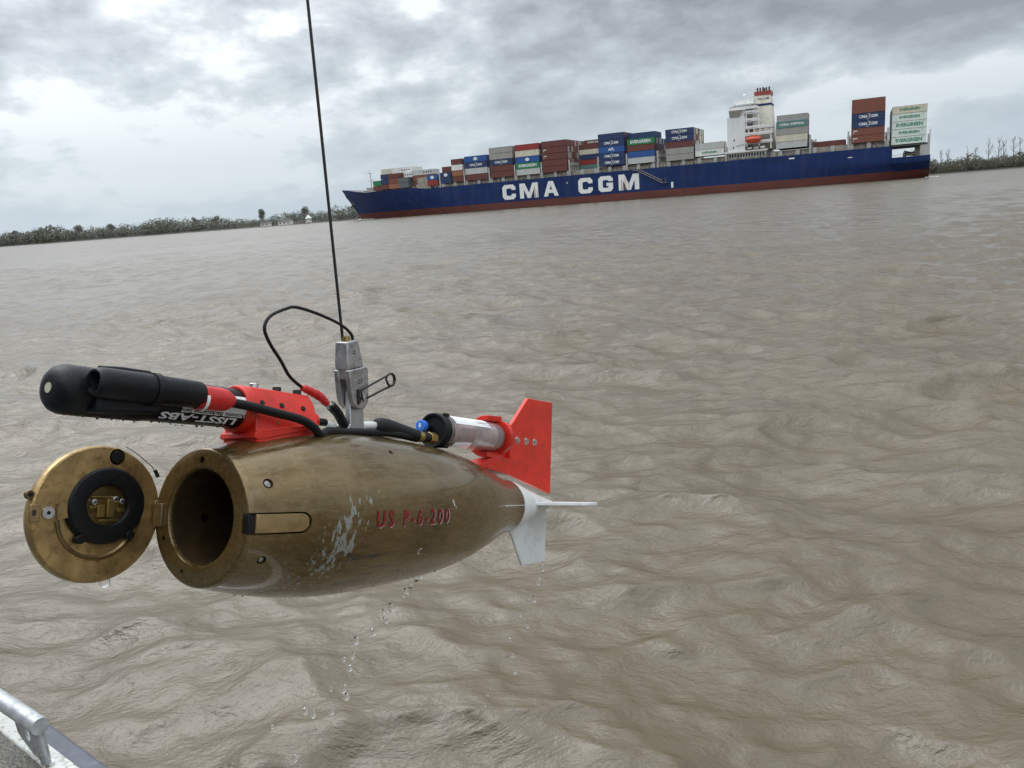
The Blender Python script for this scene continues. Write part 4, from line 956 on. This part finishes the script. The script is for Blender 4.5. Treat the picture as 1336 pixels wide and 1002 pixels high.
# painted tail cone and fins
b = MB(); b.lathe([(LB_+.0005, 0), (LB_+.0005, rad(LB_)-.001), (.86, .0575), (.90, .048), (.95, .036), (1.0, .025), (1.05, .015), (1.085, .009), (1.09, 0)], 64); tc_ = b.build('tail_cone', WHITEP, sam)
b = MB(); b.prism([(.939, .261), (1.075, .263), (1.063, .027), (.845, .072), (.858, .19)], -.012, -.002); redfin = b.build('red_tail_fin', REDP, sam, bevel=.0015)
for t_ in (.884, .929, .973):
    b = MB(); b.tube([(t_, -.010, .154), (t_, -.0165, .154)], .0072, 6); b.tube([(t_, -.0115, .154), (t_, -.0125, .154)], .0095, 20); b.build('fin_bolt', SILVER, redfin)
b = MB(); b.prism([(.862, -.045), (.931, -.144), (1.052, -.144), (1.060, -.012), (.95, -.02)], -.003, .003); b.build('lower_tail_fin', WHITEP, sam, bevel=.0012)
for sg, lab in ((-1, None), (1, None)):
    b = MB(); b.prism([(.925, sg*.030), (1.062, sg*.010), (1.07, sg*.140), (1.0, sg*.146)], .0, .007, 'xy'); b.build('side_tail_fin', WHITEP, sam, bevel=.001)
b = MB(); V = [on_body(t, 2.6+dd, .0004) for t in (.69, .75, .80, LB_) for dd in (.5, -.5)]; b.add(V, [(2*i, 2*i+2, 2*i+3, 2*i+1) for i in range(3)]); b.build('fin_guide_mark', WHITEP, sam)
# hinge on the far edge of the nose
b = MB(); b.box((-.006, .088, -.017), (.004, .103, .021)); b.box((-.008, .0705, -.0145), (.002, .0878, .0175)); b.tube([(-.006, .1045, -.020), (-.006, .1045, .024)], .0055, 12); b.build('hinge', GOLDEN, sam, bevel=.001)
# nose door, swung open about the hinge
beta = R(92); W_ = Vector((-math.sin(beta), math.cos(beta), 0)); NI = Vector((math.cos(beta), -math.sin(beta)*-1*-1, 0))
NI = Vector((math.cos(beta), -math.sin(beta), 0))
LC = Vector((0, .1, .005))+W_*.0865
LM = Matrix(((-W_.x, NI.x*-1, 0, LC.x), (-W_.y, NI.y*-1, 0, LC.y), (0, 0, 1, LC.z), (0, 0, 0, 1)))
lid = bpy.data.objects.new('nose_door', None); COL.objects.link(lid); lid.parent = sam; lid.matrix_local = LM @ Matrix.Scale(.965, 4)
# lid axes: x = towards the hinge, z = up, -y = inner face (towards the viewer)
def ring_prof(pr, o=(0, 0, 0), n=96): return MB().lathe(pr, n, o, 'y')
b = ring_prof([(.0, .0), (.0, .050), (.0, .064), (-.0065, .0645), (-.0065, .0915), (-.0050, .0935), (-.001, .0945), (.006, .0945), (.020, .088), (.038, .070), (.050, .045), (.055, .02), (.056, 0)])
lidm = b.mesh('door_shell', LIDB)
cutsl = [MB().lathe([(-.02, 0), (-.02, .0118), (.006, .0118), (.006, 0)], 24, (.020, 0, .079), 'y').mesh('c')]
shell = link('door_shell', boolean(lidm, cutsl), lid)
b = MB()       # raised upper half of the inner face
n = 60; poly = []
angs = np.linspace(-8, 188, n)
V = []
for a in angs:
    ca, sa = math.cos(R(a)), math.sin(R(a)); V += [(.0645*ca+.002*0, -.0066, .0645*sa), (.052*ca+.010, -.0066, .052*sa+.004), (.052*ca+.010, .001, .052*sa+.004), (.0645*ca, .001, .0645*sa)]
F = [(i*4+k, (i+1)*4+k, (i+1)*4+(k+1) % 4, i*4+(k+1) % 4) for i in range(n-1) for k in range(4)]+[(0, 1, 2, 3), tuple((n-1)*4+k for k in (3, 2, 1, 0))]
b.add(V, F); b.build('raised_face', LIDB, lid)
b = MB(); b.lathe([(-.001, .0545), (-.003, .0575), (-.001, .0600)], 96, (.002, 0, -.003), 'y'); b.build('inner_rim', GOLDEN, lid)
def oval(pr, cx, cz, sx, sz, n=72):
    q = MB().lathe(pr, n, (0, 0, 0), 'y'); q.v = [(cx+x*sx, y, cz+z*sz) for x, y, z in q.v]; return q
oval([(.0, .0285), (-.006, .0275), (-.0095, .030), (-.0105, .040), (-.0095, .050), (-.006, .0535), (0, .054), (0, .0285)], .0105, .011, 1.08, 1.0).build('rubber_gasket', RUBBER, lid)
oval([(-.0012, 0), (-.0012, .0300)], .0105, .011, 1.08, 1.0).build('window_back', BRONZE, lid)
b = MB()
for (x0, x1, z0, z1, d) in ((-.006, .005, -.009, .008, .006), (.006, .0165, -.009, .0145, .0095), (.0175, .0255, .000, .0135, .005), (-.016, -.006, .003, .0075, .004), (.026, .036, -.003, .003, .004), (.0, .03, -.016, -.012, .003), (-.014, .034, .018, .020, .003)): b.box((x0+.002, -.0012-d, z0+.004), (x1+.002, -.0005, z1+.004))
b.build('brass_mechanism', BRASS, lid, bevel=.0006)
for (x, z, r_) in ((-.0095, .016, .0042), (.0215, .0195, .0042), (.031, .0165, .0038)):
    b = MB(); b.tube([(x, -.001, z), (x, -.0095, z)], r_, 16); b.build('round_head_screw', SILVER, lid, bevel=.0008)
    b = MB(); b.box((x-r_*.8, -.0105, z-.0006), (x+r_*.8, -.0098, z+.0006)); b.build('screw_slot', DARKW, lid)
for (x, z) in ((-.0265, -.0335), (.046, -.0315)):
    b = MB(); b.tube([(x, 0, z), (x, -.0115, z)], .0065, 20); b.build('dark_hole_stub', RUBBER, lid, bevel=.001)  # black stubs added to stand for two small dark holes
b = MB(); b.tube([(.020, .004, .079), (.020, -.0055, .079)], [.0108, .0085], 12); b.build('plug', RUBBER, lid, bevel=.001)
b = MB(); b.box((-.0965, -.0105, -.008), (-.0835, -.0060, .0145)); b.build('door_catch', GOLDEN, lid, bevel=.001)
b = MB(); b.box((-.0935, -.0112, .000), (-.0895, -.0104, .007)); b.build('catch_slot', DARKW, lid)
b = MB(); b.box((-.0832, -.0062, -.0090), (-.0585, -.0066, .0150)); b.build('catch_plate', LIDB, lid, bevel=.0006)
b = MB(); b.tube([(-.0715, -.0062, .003), (-.0715, -.0082, .003)], [.0088, .0080], 28); b.tube([(-.0715, -.0081, .003), (-.0715, -.0084, .003)], .0042, 20); b.build('countersunk_screw', SILVER, lid)
b = MB(); b.tube([(-.0715, -.0084, .003), (-.0715, -.0090, .003)], .0026, 6); b.build('screw_socket', RUBBER, lid)
b = MB(); b.tube([(-.0945, -.004, .0265), (-.0945, .002, .0265)], .006, 14); b.build('hinge_ear', BRONZE, lid, bevel=.001)
b = MB(); b.tube([(-.0945, -.0042, .0265), (-.0945, -.0048, .0265)], .003, 10); b.build('ear_hole', RUBBER, lid)
b = MB(); b.tube([(.037, .002, .0945), (.050, .0, .088), (.064, -.002, .0775), (.079, -.004, .066), (.083, -.004, .060)], .0009, 6); b.build('retaining_wire', STEEL, lid)
b = MB(); b.tube([(.083, -.004, .062), (.089, -.004, .052)], .0028, 10); b.build('wire_sleeve', RUBBER, lid)
# hanger bar: a thick strap rising from the back of the body
b = MB(); b.prism([(.286, .122), (.326, .124), (.3325, .150), (.3265, .214), (.300, .222), (.292, .205), (.296, .150), (.286, .139)], -.006, .006); b.build('hanger_bar', STEEL, sam, bevel=.0015)
b = MB(); V = []
for t_ in np.linspace(.235, .42, 12):
    for dd in (-8, 0, 8): V.append(on_body(t_, 90+dd, .002))
b.add(V, [(i*3+k, (i+1)*3+k, (i+1)*3+k+1, i*3+k+1) for i in range(11) for k in range(2)]); b.build('hanger_foot', STEEL, sam)

# ------------------------------------------------------------------ clevis, cable and pin
CB = SM @ Vector((.306, 0, .200)); CT = Vector((-.2892, 1.3325, 3.192))
up = Vector((.013, .062, 1)).normalized()
side = Vector((SA.x, SA.y, 0)).normalized(); side = (side-up*side.dot(up)).normalized(); thk = up.cross(side)
CM_ = Matrix(((side.x, thk.x, up.x, CB.x), (side.y, thk.y, up.y, CB.y), (side.z, thk.z, up.z, CB.z), (0, 0, 0, 1)))
cl = thing('cable_clevis', 'grey cast cable clevis pinned to the hanger bar above the bronze sampler', 'clevis', mat=CM_)
b = MB()
for y0, y1 in ((-.0185, -.0072), (.0072, .0185)):
    b.prism([(-.018, -.012), (-.010, -.021), (.006, -.023), (.018, -.014), (.0225, .006), (.027, .045), (.022, .050), (-.022, .050), (-.022, .0)], y0, y1)
b.build('cheek_plate', PLATED, cl, bevel=.002)
b = MB(); b.prism([(-.0215, .0502), (.020, .0502), (.013, .098), (-.015, .098), (-.0215, .060)], -.0145, .0145); b.build('clevis_head', PLATED, cl, bevel=.002)
b = MB(); b.box((-.0205, -.0068, .034), (.020, .0068, .0500)); b.build('clevis_web', PLATED, cl)
b = MB(); b.tube([(.006, -.024, -.004), (.006, .024, -.004)], .0052, 14); b.build('clevis_pin', STEEL, cl, bevel=.0008)
b = MB(); b.tube([(-.0065, -.0195, -.010), (-.0065, -.0195, .014)], .0028, 8); b.tube([(-.0085, -.0192, -.012), (-.0085, -.0192, .004)], .0022, 8); b.build('pin_keeper', DARKW, cl)
b = MB(); pts = [(.000, -.024, .004), (.0, -.024, .014)]
c0 = Vector((.079, -.024, .016))
pts = [(-.003, -.0235, -.004), (-.003, -.0235, .012), (.036, -.024, .0195), (.070, -.024, .0255)]
for q in range(23):
    a = R(110-q*25.45); pts.append((c0.x+.0115*math.cos(a), c0.y+(.0022 if q > 11 else 0), c0.z+.0115*math.sin(a)))
pts += [(.045, -.022, .0005), (.009, -.024, -.004)]
b.tube(pts, .0021, 8); b.build('spring_clip', DARKW, cl)
# cast marks on the head
for body_, x, z, sz in (('-S', -.002, .078, .011), ('C7', .002, .026, .010)):
    v, f = text_data(body_, 1.0, .02); b = MB(); yy = -.0147 if z > .05 else -.0187
    b.add([(x+px*sz, yy, z+py*sz) for px, py, _ in v], f); b.build('cast_mark', DARKW, cl)
b = MB(); b.tube([(-.002, 0, .098), (-.001, 0, .106)], .0065, 10); b.build('cable_ferrule', BRASS, cl)
cab = thing('suspension_cable', 'thin dark steel cable rising out of the picture from the grey clevis', 'cable', CB+up*.106)
b = MB(); top = Vector((-.282, 1.366, 3.744)); d_ = (top-CT); bot = CT-(CB+up*.106)-d_*.02; 
b.tube([bot, bot+d_*.5, bot+d_*1.0, bot+d_*5.0], .0026, 10)
b.build('cable_strand', DARKW, cab)

def smooth_path(P, n=8):
    P = [Vector(p) for p in P]; out_ = []
    for i in range(len(P)-1):
        p0 = P[max(i-1, 0)]; p1 = P[i]; p2 = P[i+1]; p3 = P[min(i+2, len(P)-1)]
        for k in range(n):
            t = k/n; out_.append(.5*((2*p1)+(-p0+p2)*t+(2*p0-5*p1+4*p2-p3)*t*t+(-p0+3*p1-3*p2+p3)*t**3))
    out_.append(P[-1]); return out_
wire = thing('signal_wire', 'thin black wire looping from the clevis down to a red taped joint', 'wire', mat=SM @ Matrix.Translation((.29, 0, .2)))
O_ = Vector((.29, 0, .2))
loop = [(.300, 0, .297), (.297, 0, .308), (.273, -.004, .317), (.235, -.01, .322), (.186, -.012, .326), (.150, -.012, .326), (.130, -.012, .320), (.097, -.012, .301), (.087, -.012, .280), (.100, -.012, .258), (.124, -.010, .237), (.150, -.006, .214), (.181, -.004, .200)]
b = MB(); b.tube([Vector(p)-O_ for p in smooth_path(loop)], .0027, 8); b.build('wire_loop', RUBBER, wire)
tp = smooth_path([(.178, -.004, .201), (.200, -.004, .196), (.222, -.003, .190), (.240, -.002, .180)], 7); rs = [.0034+.0026*abs(math.sin(i*1.3))+.0022*math.sin(i/len(tp)*3.1) for i in range(len(tp))]
b = MB(); b.tube([Vector(p)-O_ for p in tp], rs, 9); b.build('red_tape_wrap', REDT, wire, ang=60)
b = MB(); b.tube([Vector(p)-O_ for p in smooth_path([(.236, 0, .184), (.250, 0, .180), (.262, 0, .173)], 4)], .0035, 8); b.build('white_wire_end', WHITET, wire)
b = MB(); b.tube([Vector(p)-O_ for p in smooth_path([(.250, 0, .179), (.268, .0, .168), (.285, 0.002, .152), (.296, .004, .143)], 5)], .0085, 12); b.build('black_splice', RUBBER, wire)

# ------------------------------------------------------------------ acoustic sensor on its red cradle
sen = thing('acoustic_sensor', 'black tubular acoustic sensor clamped in a red cradle on top of the bronze body', 'acoustic sensor', mat=SM @ Matrix.Translation((.1, 0, .13)))
SO_ = Vector((.1, 0, .13))
def L_(p): return tuple(Vector(p)-SO_)
class SMB(MB):
    def build(s, name, mat, parent=None, ang=35, bevel=0, label=None):
        s.v = [L_(p) for p in s.v]; return MB.build(s, name, mat, parent, ang, bevel, label)
AX0 = Vector((-.214, 0, .155)); AX1 = Vector((.20, 0, .1555))
def along(prof, o, n=48):
    return SMB().lathe(prof, n, o)
along([(-.006, 0), (-.006, .014), (-.004, .0215), (.001, .0268), (.008, .0295), (.015, .0302), (.11, .0302), (.118, .0290), (.270, .0288), (.276, .0275), (.276, 0)], AX0).build('sensor_tube', BLACKP, sen)
along([(-.0068, 0), (-.0068, .0062), (-.0058, .0062)], (AX0.x, AX0.y, AX0.z-.000)).build('transducer_face', simple('pale_transducer', (.46, .48, .34), .5, 0, .2, 90), sen)
AY = -.040; AZ = .163
along([(.012, 0), (.012, .008), (.010, .0085), (-.0015, .0125), (-.002, .0150), (.002, .0175), (.008, .0185), (.072, .0188), (.072, .0205), (.080, .0212), (.082, .0188), (.143, .0180), (.146, .0165), (.146, 0)], (-.190, AY, AZ)).build('side_sensor', BLACKP, sen)
b = SMB(); b.prism([(-.184, .128), (-.10, .133), (-.085, .150), (-.085, .170), (-.178, .176)], -.036, -.004); b.build('sensor_bridge', BLACKP, sen, bevel=.004)
b = SMB(); b.tube([(-.178, -.027, .182), (-.150, -.027, .1835), (-.112, -.028, .1835), (-.108, -.032, .181)], [.003, .004, .004, .002], 8); b.build('sensor_ridge', BLACKP, sen)
b = SMB(); b.box((-.1835, -.042, .155), (-.1815, -.0385, .172)); b.build('lens_bar', SILVER, sen, bevel=.0005)
b = SMB(); b.lathe([(-.044, .0), (-.044, .0165), (-.004, .0160), (.004, .0148), (.012, .0105), (.016, .0085), (.016, 0)], 36, (-.006, AY, .1605)); b.build('red_sleeve', REDT, sen)
b = SMB(); b.lathe([(-.0445, .0168), (-.0395, .0168)], 36, (0, AY, .158)); b.build('white_sleeve_ring', LABELW, sen)
cpath = smooth_path([(.012, AY, .158), (.043, -.043, .1555), (.087, -.046, .150), (.134, -.048, .144), (.162, -.048, .1345), (.185, -.042, .124), (.215, -.030, .132), (.27, -.016, .1345), (.32, -.010, .138)], 7)
b = SMB(); b.tube(cpath, .0068, 14); b.build('sensor_cable', RUBBER, sen)
# label wrapped round the tube, printed upside down towards the viewer
def rtube(t): return .0289
def patch(t0, t1, a0, a1, off, mat, nm, cz=.155, n=10):
    b = SMB(); V = []
    for k in range(n+1):
        a = R(a0+(a1-a0)*k/n); r = rtube(0)+off; V += [(t0, -r*math.cos(a), cz+r*math.sin(a)), (t1, -r*math.cos(a), cz+r*math.sin(a))]
    b.add(V, [(2*i, 2*i+1, 2*i+3, 2*i+2) for i in range(n)]); b.build(nm, mat, sen)
patch(-.080, .063, -62, 12, .0004, BLACKP, 'label_black'); patch(-.060, .062, -31, 30, .0007, LABELW, 'label_white')
def wraptxt(word, t0, t1, deg, hgt, mat, nm, bold):
    v, f = wrap(word, t1, t0, deg, -hgt, .0011, radf=rtube, bold=bold, dz=.155); b = SMB(); b.add(v, f); b.build(nm, mat, sen)
wraptxt('LISST-ABS', -.088, .034, -46, .0125, LABELW, 'label_lettering', .03)
wraptxt('Acoustic Backscatter Sensor', -.072, .046, -26, .0062, RUBBER, 'label_lettering', .02)
b = SMB(); rr = random.Random(3)
for q in range(26):
    t_ = rr.uniform(-.195, .03); a = R(-90+rr.uniform(-14, 22)); r_ = .0302 if t_ < -.1 else .0290; k = rr.uniform(.0010, .0024)
    c_ = Vector((t_, -r_*math.cos(a), .155+r_*math.sin(a))); b.tube([c_+Vector((0, 0, k*.6)), c_, c_-Vector((0, 0, k*.8)), c_-Vector((0, 0, k*1.3))], [k*.8, k, k*.75, k*.15], 8)
o = b.build('clinging_drops', DROPM, sen); o['kind'] = 'stuff'
# red printed cradle
b = SMB()
sec = [(-.033, .112), (-.0295, .128), (-.0290, .150), (-.020, .170), (-.008, .1845), (.008, .1845), (.020, .170), (.029, .150), (.0295, .128), (.033, .112)]
def secmesh(b, t0, t1, s0, s1):
    n = len(s0); b.add([(t0, y, z) for y, z in s0]+[(t1, y, z) for y, z in s1], [tuple(range(n)), tuple(reversed(range(n, 2*n)))]+[(i, i+n, (i+1) % n+n, (i+1) % n) for i in range(n)])
secb = [(-.036, .105), (-.0335, .124), (-.0320, .148), (-.022, .174), (-.009, .1895), (.009, .1895), (.022, .174), (.032, .148), (.0335, .124), (.036, .105)]
secmesh(b, .062, .190, secb, [(y*.96, z+(.010 if z < .13 else -.001)) for y, z in secb])
cr = b.build('red_cradle', REDP, sen, bevel=.0025)
b = SMB(); b.lathe([(.046, .0295), (.046, .0335), (.054, .0352), (.0622, .0352), (.0622, .0295)], 48, (0, 0, .155)); b.build('cradle_collar', REDP, sen, bevel=.001)
b = SMB(); b.prism([(.057, .112), (.066, .110), (.175, .133), (.190, .142), (.066, .124), (.058, .119)], -.037, .037); b.build('cradle_foot', REDP, sen, bevel=.001)
for t_ in (.083, .129, .172):
    b = MB(); b.tube([L_((t_, 0, .186)), L_((t_, 0, .196))], .0068, 12); b.build('cradle_bolt', SILVER if t_ < .1 else DARKW, sen, bevel=.001)
for t_, z in ((.078, .166), (.117, .1655), (.162, .165)):
    b = MB(); b.tube([L_((t_, -.0245, z-.001)), L_((t_, -.0262, z))], .0042, 12); b.build('cradle_socket', RUBBER, sen)
b = MB(); b.tube([L_((.104, -.031, .138)), L_((.104, -.0338, .138))], .003, 10); b.build('cradle_screw', GOLDEN, sen)
b = SMB(); b.lathe([(.188, 0), (.188, .0125), (.214, .0120), (.216, .0105), (.2165, 0)], 24, (0, 0, .150)); b.build('cradle_nub', REDP, sen)
b = SMB(); b.lathe([(.2166, 0), (.2166, .007), (.240, .006), (.242, 0)], 16, (0, 0, .149)); b.build('connector_plug', RUBBER, sen)

# ------------------------------------------------------------------ hoses to the clear housing
hose = thing('connecting_hose', 'white and black hose running from the sensor under the hanger to brass fittings', 'hose', mat=SM @ Matrix.Translation((.4, 0, .14)))
HO = Vector((.4, 0, .14))
class HMB(MB):
    def build(s, name, mat, parent=None, ang=35, bevel=0, label=None):
        s.v = [tuple(Vector(p)-HO) for p in s.v]; return MB.build(s, name, mat, parent, ang, bevel, label)
b = HMB(); b.tube(smooth_path([(.236, .004, .149), (.262, .008, .146), (.29, .016, .143), (.32, .012, .1475), (.35, 0, .152), (.376, -.002, .152)], 6), [.0052]*12+[.0072]*19, 14); b.build('white_tube', WHITET, hose)
b = HMB(); b.tube(smooth_path([(.366, -.004, .1515), (.374, -.006, .151), (.392, -.008, .1505), (.415, -.010, .148), (.440, -.014, .1445), (.462, -.022, .140), (.468, -.024, .139)], 5), [.0135, .015, .0155, .016, .0163, .0166, .0168, .0168, .0168, .0166, .0164, .0162, .016, .0158, .0155, .015, .0147, .0144, .014, .0138, .0135, .0132, .013, .0128, .0126, .0124, .0122, .012, .012, .0118, .0118], 18); b.build('black_sleeve', RUBBER, hose)
b = HMB(); b.tube(smooth_path([(.30, -.004, .136), (.34, -.008, .1385), (.40, -.018, .1395), (.45, -.022, .137)], 5), .0065, 10); b.build('black_hose', RUBBER, hose)
b = HMB(); b.tube([(.466, -.024, .139), (.480, -.025, .1385)], .0105, 12); b.tube([(.500, -.026, .138), (.520, -.026, .1375)], .0118, 6); b.build('brass_fitting', BRASS, hose, bevel=.0008)
b = HMB(); b.tube([(.480, -.025, .1385), (.500, -.026, .138)], .0098, 16); b.build('fitting_collar', RUBBER, hose)
# ------------------------------------------------------------------ clear housing with its red tail bracket
hou = thing('clear_housing', 'clear cylindrical instrument housing with a black cap in front of the red tail fin', 'instrument housing', mat=SM @ Matrix.Translation((.66, 0, .13)))
UO = Vector((.66, 0, .13))
class UMB(MB):
    def build(s, name, mat, parent=None, ang=35, bevel=0, label=None):
        s.v = [tuple(Vector(p)-UO) for p in s.v]; return MB.build(s, name, mat, parent, ang, bevel, label)
HZ = .1555; HY = -.010
b = UMB(); b.lathe([(.566, .030), (.566, .0330), (.766, .0330), (.777, .0300), (.783, .022), (.786, 0), (.783, 0), (.779, .021), (.773, .0275), (.764, .030), (.566, .030)], 56, (0, HY, HZ)); b.build('clear_tube', GLASS, hou)
b = UMB(); b.lathe([(.540, 0), (.540, .026), (.536, .0285), (.535, .0335), (.538, .0352), (.553, .0352), (.555, .0325), (.572, .0290), (.572, 0)], 56, (0, HY, HZ)); b.build('black_end_cap', RUBBER, hou)
b = UMB(); b.lathe([(.558, .0332), (.558, .0348), (.561, .0348), (.561, .0332)], 56, (0, HY, HZ)); b.lathe([(.566, .0332), (.566, .0345), (.569, .0345), (.569, .0332)], 56, (0, HY, HZ)); b.build('clamp_ring', PLATED, hou)
b = UMB()
for a in (60, 180, 300): b.tube([(.549, HY-.036*math.cos(R(a)), HZ+.036*math.sin(R(a))), (.564, HY-.036*math.cos(R(a)), HZ+.036*math.sin(R(a)))], .0042, 10)
b.build('clamp_screw', RUBBER, hou, bevel=.001)
b = UMB(); b.lathe([(.575, 0), (.575, .020), (.595, .020), (.595, .008), (.67, .008), (.67, .0)], 24, (0, HY, HZ)); b.build('inner_electronics', simple('pinkish_inner_parts', (.55, .35, .33), .5, 0, .4, 60), hou)
b = UMB(); b.lathe([(.68, 0), (.68, .022), (.75, .022), (.75, 0)], 24, (0, HY, HZ)); b.build('inner_battery', simple('pale_inner_core', (.62, .50, .48), .45, 0, .3, 50), hou)
b = UMB(); V = []
for k in range(9):
    a = R(28+62*k/8); V += [(.578, HY-.0334*math.cos(a), HZ+.0334*math.sin(a)), (.715, HY-.0334*math.cos(a), HZ+.0334*math.sin(a))]
b.add(V, [(2*i, 2*i+1, 2*i+3, 2*i+2) for i in range(8)]); b.build('white_label', LABELW, hou)
b = UMB()
for q, (w0, w1) in enumerate(((.665, .715), (.668, .705), (.700, .712))):
    a = R(52-q*7); V = [(w0, HY-.0337*math.cos(a), HZ+.0337*math.sin(a)), (w1, HY-.0337*math.cos(a), HZ+.0337*math.sin(a)), (w1, HY-.0337*math.cos(a-.04), HZ+.0337*math.sin(a-.04)), (w0, HY-.0337*math.cos(a-.04), HZ+.0337*math.sin(a-.04))]; b.add(V, [(0, 1, 2, 3)])
b.build('label_print', LABELG, hou)
b = UMB(); b.tube([(.508, -.0, .163), (.520, -.0, .1625)], .0115, 24); cap_ = b.build('blue_cap', BLUEC, hou, bevel=.0012)
b = UMB(); b.tube([(.520, 0, .1622), (.541, -.002, .160)], .006, 12); b.build('cap_stem', RUBBER, hou)
b = UMB(); v, f = text_data('8', .012, .0003); b.add([(.5066, -px, .163+py) for px, py, _ in v], f); b.build('cap_mark', LABELW, hou)
# red bracket holding the housing in front of the fin
b = MB(); n = 30
V = []
for k in range(n+1):
    a = R(80+200*k/n)
    for (t_, r_) in ((.738, .0350), (.738, .0470), (.800, .0490), (.800, .0350)):
        V.append((t_, HY-r_*math.cos(a), HZ+r_*math.sin(a)))
b.add(V, [(i*4+k, (i+1)*4+k, (i+1)*4+(k+1) % 4, i*4+(k+1) % 4) for i in range(n) for k in range(4)]+[(0, 1, 2, 3), tuple(n*4+k for k in (3, 2, 1, 0))])
b.build('housing_socket', REDP, sam, bevel=.001)
b = MB(); b.lathe([(.788, 0), (.788, .0390), (.802, .0390), (.806, .034), (.806, 0)], 48, (0, HY, HZ)); b.build('socket_back', REDP, sam)
b = MB(); b.prism([(.80, .103), (.86, .075), (.90, .075), (.90, .19), (.84, .195)], -.0015, .022); b.build('fin_bracket', REDP, sam, bevel=.0015)
b = MB(); b.prism([(.70, .0880), (.845, .070), (.845, .108), (.79, .112), (.74, .105)], -.018, .020); b.build('bracket_foot', REDP, sam, bevel=.001)

# ------------------------------------------------------------------ drops of water
def drop_mesh(el):
    return MB().lathe([(-1, 0), (-.92, .38), (-.6, .78), (-.1, .97), (.35, .85), (.75, .5), (1.0*el, .16), (1.12*el, 0)], 16, (0, 0, 0), 'z').mesh('water_drop', DROPM, 80)
DM = [drop_mesh(1.1), drop_mesh(1.4), drop_mesh(1.0)]
def drops(lst, depth, label, group, r0, jit=.12):
    rr = random.Random(len(lst))
    for i, (x, y, sz) in enumerate(lst):
        o = link('water_drop', DM[i % 3]); k = r0*sz*1.45; o.location = at(x, y, depth*(1+rr.uniform(-jit, jit))); o.scale = (k, k, k*rr.uniform(1.0, 1.35)); o.rotation_euler = (rr.uniform(-.3, .3), rr.uniform(-.35, .35), rr.uniform(0, 3))
        tag(o, label, 'water drop', group)
Zx = lambda x, y: (60+x/2, 700+y/2)
drops([(*Zx(x, y), s_) for x, y, s_ in ((978, 103, .9), (965, 110, 1.1), (950, 128, 1.1), (938, 145, 1.2), (933, 152, .8), (900, 185, 1.3), (880, 196, .8), (886, 219, 1.0), (854, 249, 1.4), (826, 245, .6), (808, 272, 1.3), (799, 310, 1.0), (777, 320, .8), (792, 343, 1.4), (776, 397, 1.3), (743, 399, .7), (783, 418, 1.2), (744, 456, 1.4), (675, 455, 1.2), (696, 464, 1.2), (648, 578, 1.4), (590, 497, .7), (696, 407, .6))],
      1.42, 'clear water drop in the trail falling from under the bronze body', 'drops falling from the bronze body', .0036)
drops([(*Zx(x, y), s_) for x, y, s_ in ((1296, 70, .8), (1295, 85, 1.0), (1287, 106, .9), (1284, 122, .9), (1273, 164, 1.2), (1237, 204, .8), (1255, 234, .9), (1211, 269, .7), (1217, 310, 1.0), (1223, 352, 1.2), (1152, 413, .7), (1146, 440, .7), (1088, 466, .7), (1188, 538, 1.0))],
      1.95, 'small water drop falling below the white lower tail fin', 'drops falling from the tail fin', .0038, .05)
drops([(136, 758, 1.3)], 1.10, 'clear water drop hanging at the bottom of the open bronze door', None, .0042, 0)
